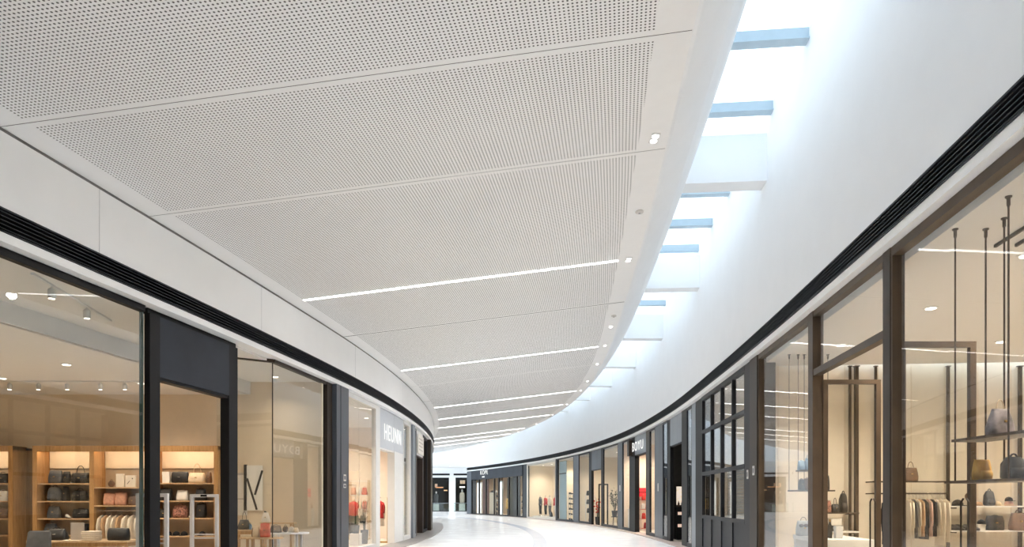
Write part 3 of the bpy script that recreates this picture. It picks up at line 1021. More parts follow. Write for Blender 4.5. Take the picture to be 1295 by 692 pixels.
for k, (x, y) in enumerate(((-11, 83), (-8, 88), (-5.6, 84), (-13, 88))):
    t = thing('shop_downlight', 'lamp in the low ceiling before the far windows, %s of the cluster' % ORD[k], 'downlight', (x, y, 5.9), 0, 'lamps before the far windows')
    MB().lathe([(.14, .004), (.14, -.012), (.1, -.014)], n=18).build('rim', FRAMEW, t)
    MB().lathe([(.1, -.014), (.09, -.022), (.04, -.024)], n=18).build('lamp', LAMPM, t)
    spot('lamp_light', (0, 0, -.06), 500, (1, .97, .93), 150, .15, t)
# ================================================================== OBJECTS
def arc(w, h, z, n=9, y=0., x=0.):
    return [(x - w / 2 * math.cos(PI * k / (n - 1)), y, z + h * math.sin(PI * k / (n - 1))) for k in range(n)]


def handbag(loc, w, h, d, m_, label, rz=0., handles=1, hh=.5, flap=False, top=.8, hm=None, group=None, clasp=BRASS, pocket=False, name='handbag'):
    """Handbag: soft body, seam band, handle loops, optional flap, clasp, pocket. Local x is its width."""
    t = thing(name, label, 'bag', loc, rz, group)
    H = h / (1 + hh) if handles else h
    m = MB()
    a, b = w / 2, d / 2
    m.sup([(0, a * .90, b * .86), (H * .05, a * .98, b), (H * .3, a, b), (H * .6, a * (.5 + .5 * top) * 1.02, b * .8), (H * .9, a * top, b * .42), (H, a * top * .97, b * .25)], 20, 4)
    m.build('body', m_, t, True)
    hm = hm or m_
    for k in range(handles):
        y = 0 if handles == 1 else (-.25 + .5 * k) * d * .5
        MB().tube(arc(w * top * .48, H * hh, H * .93, 11, y), max(.006, w * .022), 6).build('handle', hm, t, True)
    if flap:
        MB().sup([(H * .48, a * .62, .012, 0, -b * .86), (H * .62, a * .86, .014, 0, -b * .84), (H * .93, a * top * .95, .018, 0, -b * .42)], 16, 4).build('flap', m_, t, True)
    if pocket:
        MB().sup([(H * .08, a * .66, .03, 0, -b * .98), (H * .3, a * .7, .04, 0, -b * .99), (H * .46, a * .64, .025, 0, -b * .93)], 16, 4).build('pocket', m_, t, True)
    if clasp:
        MB().obox((0, -b * .93 if not flap else -b * .9 - .014, H * .52), (w * .12, .014, H * .08)).build('clasp', clasp, t, bevel=.003)
    return t


def backpack(loc, w, h, d, m_, label, rz=0., group=None):
    t = thing('backpack', label, 'backpack', loc, rz, group)
    a, b = w / 2, d / 2
    MB().sup([(0, a * .9, b * .85), (h * .05, a, b), (h * .5, a * .98, b * .95), (h * .78, a * .8, b * .7), (h * .88, a * .5, b * .4)], 20, 3).build('body', m_, t, True)
    MB().sup([(h * .08, a * .7, .03, 0, -b), (h * .25, a * .74, .045, 0, -b), (h * .44, a * .64, .025, 0, -b * .95)], 16, 3.5).build('pocket', m_, t, True)
    MB().tube(arc(w * .3, h * .13, h * .86, 9), .009, 6).build('handle', m_, t, True)
    for s_ in (-1, 1):
        MB().tube([(s_ * a * .35, b * .5, h * .85), (s_ * a * .55, b * 1.15, h * .6), (s_ * a * .6, b * 1.1, h * .3), (s_ * a * .75, b * .8, h * .06)], .014, 6).build('strap', m_, t, True)
    return t


def boxy(loc, w, h, d, m_, label, cat='box', name='gift_box', rz=0., lid=True, group=None, lm=None):
    t = thing(name, label, cat, loc, rz, group)
    MB().box(-w / 2, w / 2, -d / 2, d / 2, 0, h * (.72 if lid else 1)).build('body', m_, t, bevel=.004)
    if lid:
        MB().box(-w / 2 - .004, w / 2 + .004, -d / 2 - .004, d / 2 + .004, h * .72, h).build('lid', lm or m_, t, bevel=.004)
    return t


def cap(loc, m_, label, s_=1., rz=0., group=None):
    t = thing('cap', label, 'hat', loc, rz, group)
    MB().sup([(0, .095 * s_, .105 * s_), (.05 * s_, .092 * s_, .10 * s_), (.09 * s_, .07 * s_, .08 * s_), (.118 * s_, .03 * s_, .035 * s_)], 18, 2).build('crown', m_, t, True)
    m = MB()
    m.sup([(0, .085 * s_, .07 * s_, 0, -.12 * s_), (.014 * s_, .08 * s_, .065 * s_, 0, -.12 * s_)], 18, 2.4)
    m.build('peak', m_, t, True)
    MB().ell((0, 0, .118 * s_), (.01 * s_, .01 * s_, .007 * s_), 8, 5).build('button', m_, t, True)
    return t


def sunhat(loc, m_, label, s_=1., group=None, band=None):
    t = thing('brimmed_hat', label, 'hat', loc, 0, group)
    MB().sup([(0.006, .10 * s_, .11 * s_), (.07 * s_, .092 * s_, .10 * s_), (.115 * s_, .07 * s_, .075 * s_), (.125 * s_, .03 * s_, .03 * s_)], 18, 2.2).build('crown', m_, t, True)
    MB().sup([(0, .175 * s_, .18 * s_), (.008 * s_, .17 * s_, .175 * s_)], 22, 2).build('brim', m_, t, True)
    MB().sup([(.008, .102 * s_, .112 * s_), (.03 * s_, .099 * s_, .109 * s_)], 18, 2.2).build('band', band or CLK, t, True)
    return t


def shoe(loc, m_, label, rz=0., group=None, s_=1.):
    t = thing('shoe', label, 'shoe', loc, rz, group)
    rings = []
    for y, hw, hz, zb in ((-.13, .02, .03, .008), (-.10, .036, .045, .008), (-.03, .042, .06, .008), (.03, .038, .09, .008), (.09, .036, .095, .008), (.125, .024, .085, .008)):
        rings.append([(hw * s_ * math.cos(2*PI*k/12), y * s_, (zb + hz / 2 * (1 + math.sin(2*PI*k/12))) * s_) for k in range(12)])
    MB().loft(rings).build('upper', m_, t, True)
    MB().sup([(0, .040 * s_, .135 * s_), (.016 * s_, .038 * s_, .132 * s_)], 18, 2.4).build('sole', CLK if m_ is not CLK else LEA_B, t, True)
    return t


def garment(loc, length, width, thick, m_, label, rz=0., group=None, sleeves=True, hook=.10, hr=.019):
    """Garment on a hanger; loc is the rail point it hangs from, local x is its width."""
    t = thing('hanging_garment', label, 'clothes', loc, rz, group)
    a, b = width / 2, thick / 2
    s0 = -hook
    rings = []
    N = 22
    for q, (z, fa, fb) in enumerate([(s0 - .02, .25, .5), (s0 - .05, .62, .7), (s0 - .09, .95, .9), (s0 - length * .35, .86, 1), (s0 - length * .7, .90, 1.05), (s0 - length, 1.0, 1.0)]):
        ring = []
        for k in range(N):
            an = 2 * PI * k / N
            x = a * fa * math.copysign(abs(math.cos(an)) ** .7, math.cos(an))
            y = b * fb * math.sin(an) * (1 + .35 * math.sin(5 * an + q))
            ring.append((x, y, z))
        rings.append(ring)
    MB().loft(rings).build('cloth', m_, t, True)
    if sleeves:
        for s_ in (-1, 1):
            MB().tube([(s_ * a * .85, 0, s0 - .10), (s_ * a * 1.05, .01, s0 - length * .35), (s_ * a * 1.02, .0, s0 - length * .72)], [b * .75, b * .7, b * .55], 8).build('sleeve', m_, t, True)
    MB().tube([(.0, 0, s0 - .015), (0, 0, -hr - .012)] + [(hr * math.cos(q), 0, hr * math.sin(q)) for q in (-1.2, -.6, 0, .6, 1.2, 1.8, 2.4, 3.0, 3.5)], .003, 6).build('hook', CHROME, t, True)
    MB().tube([(-a * .85, 0, s0 - .075), (0, 0, s0 - .01), (a * .85, 0, s0 - .075)], .008, 6).build('hanger', OAKL, t, True)
    return t


def table(loc, w, d, h, label, tm, lm, rz=0., name='display_table', leg=.025, thick=.035, round_=False, apron=True):
    t = thing(name, label, 'table', loc, rz)
    m = MB()
    if round_:
        m.sup([(h - thick, w / 2, d / 2), (h - .006, w / 2, d / 2), (h, w / 2 - .006, d / 2 - .006)], 36, 2)
    else:
        m.box(-w / 2, w / 2, -d / 2, d / 2, h - thick, h)
    m.build('table_top', tm, t, bevel=0 if round_ else .004)
    k = .62 if round_ else 1
    for sx in (-1, 1):
        for sy in (-1, 1):
            x, y = sx * (w / 2 * k - leg - .02), sy * (d / 2 * k - leg - .02)
            MB().box(x - leg, x + leg, y - leg, y + leg, 0.012, h - thick).build('leg', lm, t)
    if apron:
        x, y = w / 2 * k - leg - .02, d / 2 * k - leg - .02
        m = MB()
        for s_ in (-1, 1):
            m.box(-x, x, s_ * y - .012, s_ * y + .012, h - thick - .07, h - thick)
            m.box(s_ * x - .012, s_ * x + .012, -y, y, h - thick - .07, h - thick)
        m.build('apron', lm, t)
    return t


def bottle(loc, r, h, m_, label, group=None, cm=None):
    t = thing('bottle', label, 'bottle', loc, 0, group)
    MB().lathe([(r * .9, 0), (r, .01), (r, h * .62), (r * .5, h * .76), (r * .34, h * .82), (r * .34, h * .88)], n=14).build('body', m_, t, True)
    MB().lathe([(r * .4, h * .87), (r * .4, h)], n=12).build('cap', cm or BRASS, t)
    return t


def plant(loc, h, spread, label, leafm, pot=POTM, potr=.16, poth=.3, n=90, fm=None, nf=0):
    t = thing('potted_plant', label, 'plant', loc)
    MB().lathe([(potr * .75, 0), (potr, poth * .9), (potr * 1.04, poth), (potr * .9, poth), (potr * .86, poth * .88), (.01, poth * .86)], n=20).build('pot', pot, t, True)
    rnd = random.Random(int(h * 1000 + spread * 77))
    ms, ml, mf = MB(), MB(), MB()
    tips = []
    for k in range(9):
        a = 2 * PI * k / 9 + rnd.random()
        e = (spread * (.35 + .65 * rnd.random()) * math.cos(a), spread * (.35 + .65 * rnd.random()) * math.sin(a), poth + (h - poth) * (.55 + .45 * rnd.random()))
        p0 = (0.03 * math.cos(a), .03 * math.sin(a), poth * .85)
        mid = (e[0] * .35, e[1] * .35, (p0[2] + e[2]) / 2 + .05)
        ms.tube([p0, mid, e], [.012, .009, .005], 6)
        tips.append((p0, mid, e))
    for k in range(n):
        p0, mid, e = tips[k % 9]
        s_ = .25 + .75 * rnd.random()
        q = [p0[i] * (1 - s_) ** 2 + 2 * mid[i] * s_ * (1 - s_) + e[i] * s_ * s_ for i in range(3)]
        c = Vector(q) + Vector((rnd.gauss(0, .05), rnd.gauss(0, .05), rnd.gauss(0, .04)))
        d = Vector((rnd.gauss(0, 1), rnd.gauss(0, 1), rnd.gauss(.2, .6))).normalized()
        u = d.cross(Vector((0, 0, 1)))
        u = (u.normalized() if u.length > .1 else Vector((1, 0, 0)))
        L = spread * (.22 + .16 * rnd.random())
        nrm = d.cross(u) * .012
        pts = [c, c + d * L * .45 + u * L * .22 + nrm, c + d * L, c + d * L * .45 - u * L * .22 + nrm]
        (mf if k < nf else ml).face(pts)
        if k < nf:
            mf.ell(tuple(c), (.05, .05, .05), 8, 5)
    ms.build('stem', LEAFD, t, True)
    ml.build('leaves', leafm, t)['kind'] = 'stuff'
    if nf:
        mf.build('flowers', fm, t, True)['kind'] = 'stuff'
    else:
        mf.bm.free()
    return t


def mannequin(loc, rz, topm, legm, label, h=1.78, coat=False, scarf=None):
    t = thing('mannequin', label, 'mannequin', loc, rz, 'dressed mannequins in the beige window')
    k = h / 1.78
    J = {'pel': (0, 0, .96, .125), 'wai': (0, 0, 1.12, .105), 'che': (0, -.01, 1.34, .13), 'nk': (0, 0, 1.50, .055), 'hd': (0, -.015, 1.60, .075), 'hd2': (0, -.01, 1.70, .07)}
    for s_, n_ in ((-1, 'l'), (1, 'r')):
        J.update({'sh' + n_: (s_ * .17, 0, 1.42, .06), 'el' + n_: (s_ * .24, .03, 1.16, .042), 'wr' + n_: (s_ * .25, -.05, .93, .03), 'ha' + n_: (s_ * .25, -.07, .83, .026),
                  'hi' + n_: (s_ * .085, 0, .90, .095), 'kn' + n_: (s_ * .095, -.015, .50, .06), 'an' + n_: (s_ * .10, .02, .09, .038), 'to' + n_: (s_ * .11, -.13, .04, .034)})
    E_ = [('pel', 'wai'), ('wai', 'che'), ('che', 'nk'), ('nk', 'hd'), ('hd', 'hd2')]
    for n_ in 'lr':
        E_ += [('che', 'sh' + n_), ('sh' + n_, 'el' + n_), ('el' + n_, 'wr' + n_), ('wr' + n_, 'ha' + n_), ('pel', 'hi' + n_), ('hi' + n_, 'kn' + n_), ('kn' + n_, 'an' + n_), ('an' + n_, 'to' + n_)]
    keys = list(J)
    me = bpy.data.meshes.new('body')
    me.from_pydata([tuple(c * k for c in J[q][:3]) for q in keys], [(keys.index(a), keys.index(b)) for a, b in E_], [])
    o = bpy.data.objects.new('body', me)
    C.objects.link(o)
    o.parent = t
    me.materials.append(SKIN)
    sk = o.modifiers.new('skin', 'SKIN')
    for v, q in zip(me.skin_vertices[0].data, keys):
        v.radius = (J[q][3] * k, J[q][3] * k)
        v.use_root = q == 'pel'
    o.modifiers.new('smooth', 'SUBSURF').render_levels = 2
    zb = .45 if coat else .86
    m = MB()
    m.sup([(zb * k, .20 * k, .16 * k), (1.0 * k, .175 * k, .145 * k), (1.14 * k, .15 * k, .13 * k), (1.34 * k, .185 * k, .15 * k), (1.44 * k, .16 * k, .11 * k), (1.50 * k, .075 * k, .07 * k)], 20, 2.3)
    for s_ in (-1, 1):
        m.tube([(s_ * .16 * k, 0, 1.42 * k), (s_ * .245 * k, .03 * k, 1.16 * k), (s_ * .255 * k, -.045 * k, .95 * k)], [.075 * k, .06 * k, .05 * k], 10)
    m.build('top', topm, t, True)
    m = MB()
    for s_ in (-1, 1):
        m.tube([(s_ * .085 * k, 0, .95 * k), (s_ * .095 * k, -.01 * k, .5 * k), (s_ * .10 * k, .015 * k, .12 * k)], [.115 * k, .08 * k, .062 * k], 12)
    m.build('trousers', legm, t, True)
    if scarf:
        MB().tube([(.10 * k * math.cos(2*PI*q/14), .085 * k * math.sin(2*PI*q/14), (1.48 + .01 * math.sin(3 * q)) * k) for q in range(14)], .035 * k, 8, True).build('scarf', scarf, t, True)
    MB().sup([(-.028, .22, .2), (-.012, .22, .2), (-.004, .2, .18)], 24, 2).build('stand', CHROME, t, True)
    return t


def upright(x, y, z0, z1, label, m_=BRONZE, s_=.03, group='bronze wall uprights'):
    t = thing('display_upright', label, 'display rail', (x, y, z0), 0, group)
    MB().box(-s_, s_, -s_, s_, .02, z1 - z0 - .02).build('pole', m_, t)
    MB().box(-s_ * 2, s_ * 2, -s_ * 1.6, s_ * 1.6, 0.001, .02).build('foot_plate', m_, t)
    MB().box(-s_ * 1.6, s_ * 1.6, -s_ * 1.6, s_ * 1.6, z1 - z0 - .02, z1 - z0).build('top_plate', m_, t)
    return t


# ------------------------------------------------------------------ left bag shop: oak shelving against the end wall
def oak_unit(x0, x1, divs, bays, label, z1=2.92):
    t = thing('shelf_unit', label, 'shelves', ((x0 + x1) / 2, 17.15, .012))
    cx = (x0 + x1) / 2
    for x in [x0, x1 - .11] + divs:
        MB().box(x - cx, x + .11 - cx, -.25, .24, 0, z1 - .012).build('side_panel', OAK, t)
    MB().box(x0 - cx, x1 - cx, -.255, .24, z1 - .10, z1).build('top_panel', OAK, t)
    MB().box(x0 - cx, x1 - cx, -.24, .24, 0, .10).build('plinth', OAK, t)
    MB().box(x0 - cx, x1 - cx, .24, .26, 0, z1).build('back_panel', TAUPE, t)
    xs = [x0] + divs + [x1 - .11]
    for (a, b), zs in zip(zip(xs, xs[1:]), bays):
        for z in zs:
            MB().box(a + .11 - cx, b - cx, -.23, .238, z - .03, z).build('shelf', OAKL, t)
        MB().box(a + .12 - cx, b - .01 - cx, .20, .238, 2.393 - .012, z1 - .10).build('light_panel', CREAML, t)
        MB().box(a + .15 - cx, b - .04 - cx, -.22, -.19, z1 - .118, z1 - .101).build('shelf_light', SHELFL, t)
        MB().box(a + .11 - cx, b - cx, -.25, -.235, z1 - .145, z1 - .1).build('light_lip', OAK, t)
    return t


SHELFL = mat('shelf_light', (1, 1, 1), .5, emit=(1, .80, .54), es=26)
D1, D2 = -10.467, -9.018
oak_unit(-11.877, -7.275, [D1, D2], [[1.992, 1.551, 1.120, .70], [1.894, 1.443], [2.001, 1.561, 1.130, 0.687]],
         'wide oak shelf unit of three bays filled with bags along the end wall')
oak_unit(-14.6, -12.367, [-13.5], [[1.992, 1.551, 1.120, .70], [1.992, 1.551, 1.120, .70]], 'narrower oak shelf unit cut by the photo edge')
t = thing('wall_mirror', 'tall narrow mirror between the two oak shelf units', 'mirror', (-12.194, 17.38, .3))
MB().box(-.2, .2, 0, .02, 0, 2.55).build('glass', MIRROR, t)
m = MB()
for s_ in (-1, 1):
    m.box(s_ * .2 - .02, s_ * .2 + .02, -.02, .03, 0, 2.6)
m.box(-.2, .2, -.02, .03, 2.55, 2.6)
m.build('frame', BRONZED, t)
YB = 17.08


def zs(z, k=.0):
    return z + .013 + k


B1 = [1.992, 1.551, 1.120, .70]
B2 = [1.894, 1.443]
B3 = [2.001, 1.561, 1.130, 0.687]
handbag((-11.415, YB, zs(B1[0])), 0.335, .36, .18, LEA_G, 'dark grey upright bag on the top shelf beside the black tote', handles=1, hh=.12, top=.9)
handbag((-11.159, YB + .03, zs(B1[0])), 0.177, .30, .16, LEA_K, 'slim black bag squeezed between grey bag and tall handled tote', handles=0, top=.9)
handbag((-10.795, YB, zs(B1[0])), 0.433, .46, .2, LEA_K, 'black tote with tall round handle on top shelf', handles=1, hh=.75, top=.96, flap=False)
backpack((-11.435, YB, zs(B1[1])), 0.355, .40, .2, LEA_G, 'dark grey backpack on the second shelf of the first oak bay')
handbag((-11.179, YB + .02, zs(B1[1])), 0.158, .36, .18, CLK, 'narrow black pouch bag beside the dark grey backpack', handles=0)
handbag((-10.805, YB, zs(B1[1])), 0.394, .34, .18, LEA_K, 'black bag with silver clasp on the second shelf', hh=.3, top=.8, clasp=CHROME, flap=True)
handbag((-11.455, YB, zs(B1[2])), 0.315, .34, .18, LEA_G, 'grey soft bag on the third shelf of the first oak bay', hh=.15, top=.85)
shoe((-11.081, YB - .05, zs(B1[2])), LEA_W, 'single pale shoe on the third shelf of the first oak bay', .9)
handbag((-10.785, YB, zs(B1[2])), 0.394, .26, .18, LEA_K, 'boxy black bag with silver trim on the third shelf', handles=1, hh=.12, top=.95, clasp=CHROME)
handbag((-11.534, YB, zs(B1[3])), 0.315, .34, .2, LEA_G, 'grey bag on the lowest shelf of the first oak bay', hh=.2)
boxy((-10.726, YB, zs(B1[3])), .3, .28, .2, LEA_K, 'black box on the lowest shelf of the first oak bay')
# second bay
boxy((-9.859, YB + .1, zs(B2[0])), 0.197, .34, .05, PAPER, 'plain white card standing on the top shelf of the second bay', 'card', 'display_card', lid=False)
t = boxy((-9.583, YB + .08, zs(B2[0])), 0.256, .30, .05, PAPER, 'white card with small dark motif standing on the top shelf', 'card', 'display_card', lid=False)
m = MB()
m.obox((-.05, -.027, .12), (.10, .004, .012), ry=-.9)
m.ell((.05, -.026, .22), (.016, .004, .016), 8, 5)
m.build('printed_motif', LEA_K, t)
t = thing('round_pouch', 'small round dark purse on the top shelf of the second bay', 'purse', (-9.997, YB - .05, zs(B2[0])))
MB().ell((0, 0, .085), (.085, .05, .085)).build('body', LEA_B, t, True)
MB().tube(arc(.05, .03, .165, 7), .005, 6).build('handle', LEA_B, t, True)
handbag((-10.066, YB, zs(B2[1])), 0.266, .34, .2, LEA_P, 'salmon pink suede bag standing first on the white shelf', hh=.12, top=1.05, clasp=None)
handbag((-9.780, YB, zs(B2[1])), 0.266, .36, .2, LEA_P, 'salmon pink suede bag standing second on the white shelf, taller', hh=.12, top=1.08, clasp=None)
handbag((-9.485, YB + .02, zs(B2[1])), 0.236, .28, .18, LEA_B, 'brown bag at the end of the white shelf', hh=.2)
t = thing('clothes_rail', 'short rail under the white shelf carrying pale shirts', 'clothes rail', ((D1 + .11 + D2) / 2, 17.1, B2[1] - .12))
hw = (D2 - D1 - .11) / 2 - .02
MB().tube([(-hw, 0, 0), (hw, 0, 0)], .014, 8).build('bar', CHROME, t)
for s_ in (-1, 1):
    MB().lathe([(.03, -.006), (.03, .006)], (s_ * (hw - .012), 0, 0), 12).build('socket', CHROME, t)
for x_at, m_, th, ln, nm in ((-10.264, CLW, .10, .84, 'cream blouse hanging first on the short rail'),
                           (-10.155, CLT, .10, .74, 'tan shirt hanging second on the short rail, between cream ones'), (-10.036, CLW, .11, .86, 'long cream shirt hanging third on the short rail'),
                           (-9.907, CLW, .11, .70, 'cream shirt hanging just before the orange tan one'), (-9.788, CLT, .11, .74, 'orange tan shirt hanging over the black box bag'),
                           (-9.650, CLW, .12, .80, 'cream shirt just past the orange tan one'), (-9.491, CLW, .15, .86, 'cream shirt hanging last on the short rail'), (-9.323, CLW, .14, .8, 'cream shirt behind the window edge on the short rail')):
    garment((x_at, 17.1, B2[1] - .12), ln, .40, th * .7, m_, nm, PI / 2, 'shirts on the short rail', True)
# third bay, seen through the doorway
boxy((-8.638, YB + .02, zs(B3[0])), 0.177, .28, .16, PAPER, 'white box on the top shelf seen through the doorway', lm=PAPER)
handbag((-8.303, YB, zs(B3[0])), 0.414, .30, .16, LEA_K, 'black bag with silver detail on the top shelf through the doorway', handles=1, hh=.08, top=1.0, clasp=CHROME)
handbag((-7.879, YB, zs(B3[0])), 0.414, .50, .2, LEA_C, 'cream handbag with ring handle on the top shelf', hh=.95, top=.92)
handbag((-7.598, YB + .04, zs(B3[0])), 0.118, .28, .14, LEA_B, 'slim brown bag beside the cream handbag', handles=0)
handbag((-8.658, YB, zs(B3[1])), 0.315, .34, .2, LEA_K, 'black soft bag on the second shelf, behind the gate', hh=.12, top=.9)
handbag((-8.244, YB, zs(B3[1])), 0.295, .28, .16, LEA_W, 'white handbag standing alone on the second shelf', hh=.10, top=.85, clasp=None)
handbag((-7.781, YB, zs(B3[1])), 0.256, .34, .2, LEA_K, 'black bag on the second shelf beside the white handbag', hh=.15, top=.85)
backpack((-8.293, YB, zs(B3[2])), 0.374, .36, .2, PATT, 'red and brown patterned bag on the third shelf')
handbag((-8.697, YB, zs(B3[2])), 0.276, .24, .18, LEA_K, 'low black bag on the third shelf beside the patterned bag', hh=.1)
handbag((-7.771, YB, zs(B3[2])), 0.236, .42, .2, LEA_K, 'tall black bag on the third shelf behind the gate', hh=.15, top=.95)
shoe((-8.002, YB - .08, zs(B3[2])), LEA_C, 'small cream shoe on the third shelf', .15)
for x_at, nm in ((-8.598, 'black cap at the window side of the lowest shelf'), (-8.402, 'black cap in the middle of the lowest shelf'), (-8.205, 'black cap on the lowest shelf beside the gate'), (-7.751, 'black cap on the lowest shelf within the gate')):
    cap((x_at, YB, zs(B3[3])), CLK, nm, .88, 0, 'black caps on the lowest oak shelf')
# goods on the far left unit
for z, k in zip(B1[:3], range(3)):
    handbag((-12.597 - .14, YB, zs(z)), .3, .30, .18, (LEA_K, PAPER, LEA_B)[k], ('black bag on the top shelf of the cut off oak unit', 'white bag on the second shelf of the cut off oak unit', 'brown bag on the third shelf of the cut off oak unit')[k], hh=.2)
# low table in front with folded goods
table((-8.361, 13.5, 0), 1.95, .8, .80, 'low wooden table of folded goods in the left bag shop', OAKL, OAK, 0)
TZ = .80
handbag((-8.936, 13.4, TZ), 0.404, .27, .2, LEA_K, 'large slouchy black bag on the low wooden table', hh=.2, top=.8, clasp=CHROME)
handbag((-9.208, 13.25, TZ), 0.154, .16, .14, LEA_K, 'small black pouch at the end of the low wooden table', handles=0)
boxy((-8.627, 13.55, TZ), 0.250, .34, .04, GREYB, 'grey beige board standing on the low wooden table', 'card', 'display_card', lid=False)
for k in range(5):
    o = MB().sup([(0, .145 - .004 * (k % 2), .13), (.02, .15, .135), (.036, .146, .13)], 20, 5).build('folded_shirt', CLW, None, True)
    o.location = (-8.229 + .006 * (k % 3), 13.35, TZ + .001 + k * .037)
    tag(o, 'folded cream shirt in the pile on the low wooden table, %s from the bottom' % ORD[k], 'shirt', 'folded shirts in the pile')
handbag((-7.722, 13.4, TZ), 0.405, .24, .2, LEA_K, 'wide black box bag on the low wooden table', handles=0, top=1.0, clasp=None)
o = MB().sup([(0, .17, .07), (.012, .17, .07), (.016, .16, .06)], 24, 4).build('folded_scarf', CLW, None, True)
o.location = (-8.497, 13.18, TZ + .001)
tag(o, 'flat cream scarf lying along the front of the low table', 'scarf')
# grey chair beside it, rolled goods
t = thing('upholstered_chair', 'grey upholstered chair back beside the low wooden table', 'chair', (-8.870, 12.6, .012), .1)
MB().sup([(.40, .22, .21), (.44, .24, .23), (.48, .23, .22)], 20, 4).build('seat', CLG, t, True)
MB().sup([(.50, .21, .03, 0, .2), (.7, .22, .035, 0, .22), (.97, .20, .03, 0, .25), (1.0, .17, .02, 0, .25)], 20, 5).build('backrest', CLG, t, True)
for sx in (-1, 1):
    for sy in (-1, 1):
        MB().tube([(sx * .2, sy * .19, 0), (sx * .18, sy * .17, .41)], [.012, .018], 8).build('leg', BLACK, t, True)
    MB().tube([(sx * .17, .18, .42), (sx * .17, .21, .55)], .012, 6).build('back_post', BLACK, t, True)
# anti theft gates
for x, y, nm in ((-5.98, 11.35, 'pale anti theft gate nearest the big window, partly behind the black jamb'), (-5.815, 12.9, 'pale anti theft gate on the far side of the doorway')):
    t = thing('security_gate', nm, 'security gate', (x, y, .012), 0, 'anti theft gates in the doorway')
    for s_ in (-1, 1):
        MB().box(s_ * .235 - .032, s_ * .235 + .032, -.03, .03, 0.03, 1.64).build('post', GATEM, t, bevel=.01)
    MB().box(-.267, .267, -.03, .03, 1.63, 1.69).build('top_bar', GATEM, t, bevel=.008)
    MB().box(-.06, .06, -.034, -.028, 1.64, 1.68).build('sensor_window', BLACK, t)
    for z in (.86, .93):
        MB().box(-.22, .22, -.015, .015, z - .012, z + .012).build('cross_bar', GATEM, t)
    MB().box(-.30, .30, -.09, .09, 0, .035).build('base_plate', GATEM, t, bevel=.008)
# track lights under the ceiling
for cxx, cy, z, L_, rz, hx, nm in ((-10.038, 15.4, 4.28, 3.3, 0, (-1.3, -.65, 0, .75, 1.3), 'white track of small spotlights across the back of the left bag shop'),
                                   (wall('L', 10.2, .85)[0], 10.2, 4.6, 2.4, PI / 2 + .15, (.35, -.7), 'white track of spotlights just inside the big left window')):
    t = thing('track_light', nm, 'light', (cxx, cy, z), rz)
    MB().box(-L_ / 2, L_ / 2, -.02, .02, -.03, .004).build('track', FRAMEW, t)
    for x in hx:
        h_ = MB().lathe([(.045, -.20), (.05, -.19), (.05, -.08), (.03, -.06)], (x, 0, 0), 16).build('spotlight_head', FRAMEW, t, True)
        MB().lathe([(.04, -.203), (.03, -.205)], (x, 0, 0), 14).build('lamp', WLAMP, h_)
        MB().lathe([(.012, -.07), (.012, -.028)], (x, 0, 0), 8).build('stem', FRAMEW, h_)
        spot('lamp_light', (x, 0, -.25), 18, (1, .85, .66), 90, .04, t)

# ------------------------------------------------------------------ corner window tables
TA = (-6.35, 15.75)
table((-6.119, 15.7, .012), .62, .6, .905, 'small oak table at the inner side of the corner window', OAKL, OAK)
handbag((-6.119, 15.6, .918), 0.271, .42, .2, LEA_K, 'black handbag with tall handle on the small oak table', hh=.9, top=.72)
bottle((-5.931, 15.48, .918), .03, .16, LEA_BL, 'small blue bottle beside the black handbag')
table((-5.465 - .06, 15.05, .012), .95, .62, .76, 'oval oak table in the corner window with coral bag', OAKL, OAK, 0, round_=True, apron=False)
handbag((-5.632, 15.02, .773), 0.139, .27, .12, LEA_C, 'cream ruched bag next to the coral bag', hh=.15, top=.9, clasp=None)
handbag((-5.727, 15.16, .773), .10, .2, .10, LEA_B, 'little dark brown bag behind the cream ruched bag', handles=0)
handbag((-5.432, 15.02, .773), 0.209, .34, .14, LEA_R, 'bright coral red bag on the oval table', hh=.12, top=.95, clasp=CHROME, flap=True)
table((-5.260, 16.0, .012), 1.0, .66, .82, 'white round topped table in the corner window', PALE, GATEM, 0, round_=True, apron=False)
t = thing('display_board', 'narrow oak board on blocks above the corner window tables', 'display stand', (-5.787, 16.9, .0))
MB().box(-.42, .42, -.12, .12, 1.0, 1.035).build('board', OAKL, t)
for s_ in (-1, 1):
    MB().box(s_ * .34 - .02, s_ * .34 + .02, -.1, .1, .014, 1.0).build('support', OAK, t)
handbag((-6.080, 16.85, 1.036), 0.215, .28, .10, LEA_W, 'white and dark bag on the narrow oak board', hh=.15, top=.6, hm=LEA_K)
handbag((-6.139, 16.965, 1.036), 0.117, .28, .08, LEA_K, 'dark pointed bag right behind the white one on the oak board', handles=0, top=.4)
t = thing('round_pouch', 'round dark ball shaped purse on the white round table', 'purse', (-5.279, 15.9, .833))
MB().ell((0, 0, .075), (.07, .06, .075)).build('body', LEA_K, t, True)
MB().tube(arc(.05, .04, .14, 7), .005, 6).build('handle', LEA_K, t, True)
handbag((-5.150, 15.95, .833), .13, .15, .08, LEA_W, 'small white bag on the white round table', hh=.2)
handbag((-5.030, 15.9, .833), .11, .11, .08, LEA_C, 'tiny cream purse at the end of the white round table', handles=0)
handbag((-5.483, 15.85, .833), .26, .2, .14, LEA_G, 'grey brown bag on the white round table near the coral bag', hh=.2)
t = thing('wall_poster', 'white lit poster with dark leather straps behind corner window', 'poster', (-6.554, 17.37, 1.42))
MB().box(-.20, .20, 0, .03, -.1, 1.05).build('panel', PAPER, t)
MB().box(-.27, -.2, -.01, .03, -.1, 1.07).build('frame_bar', BLACK, t)
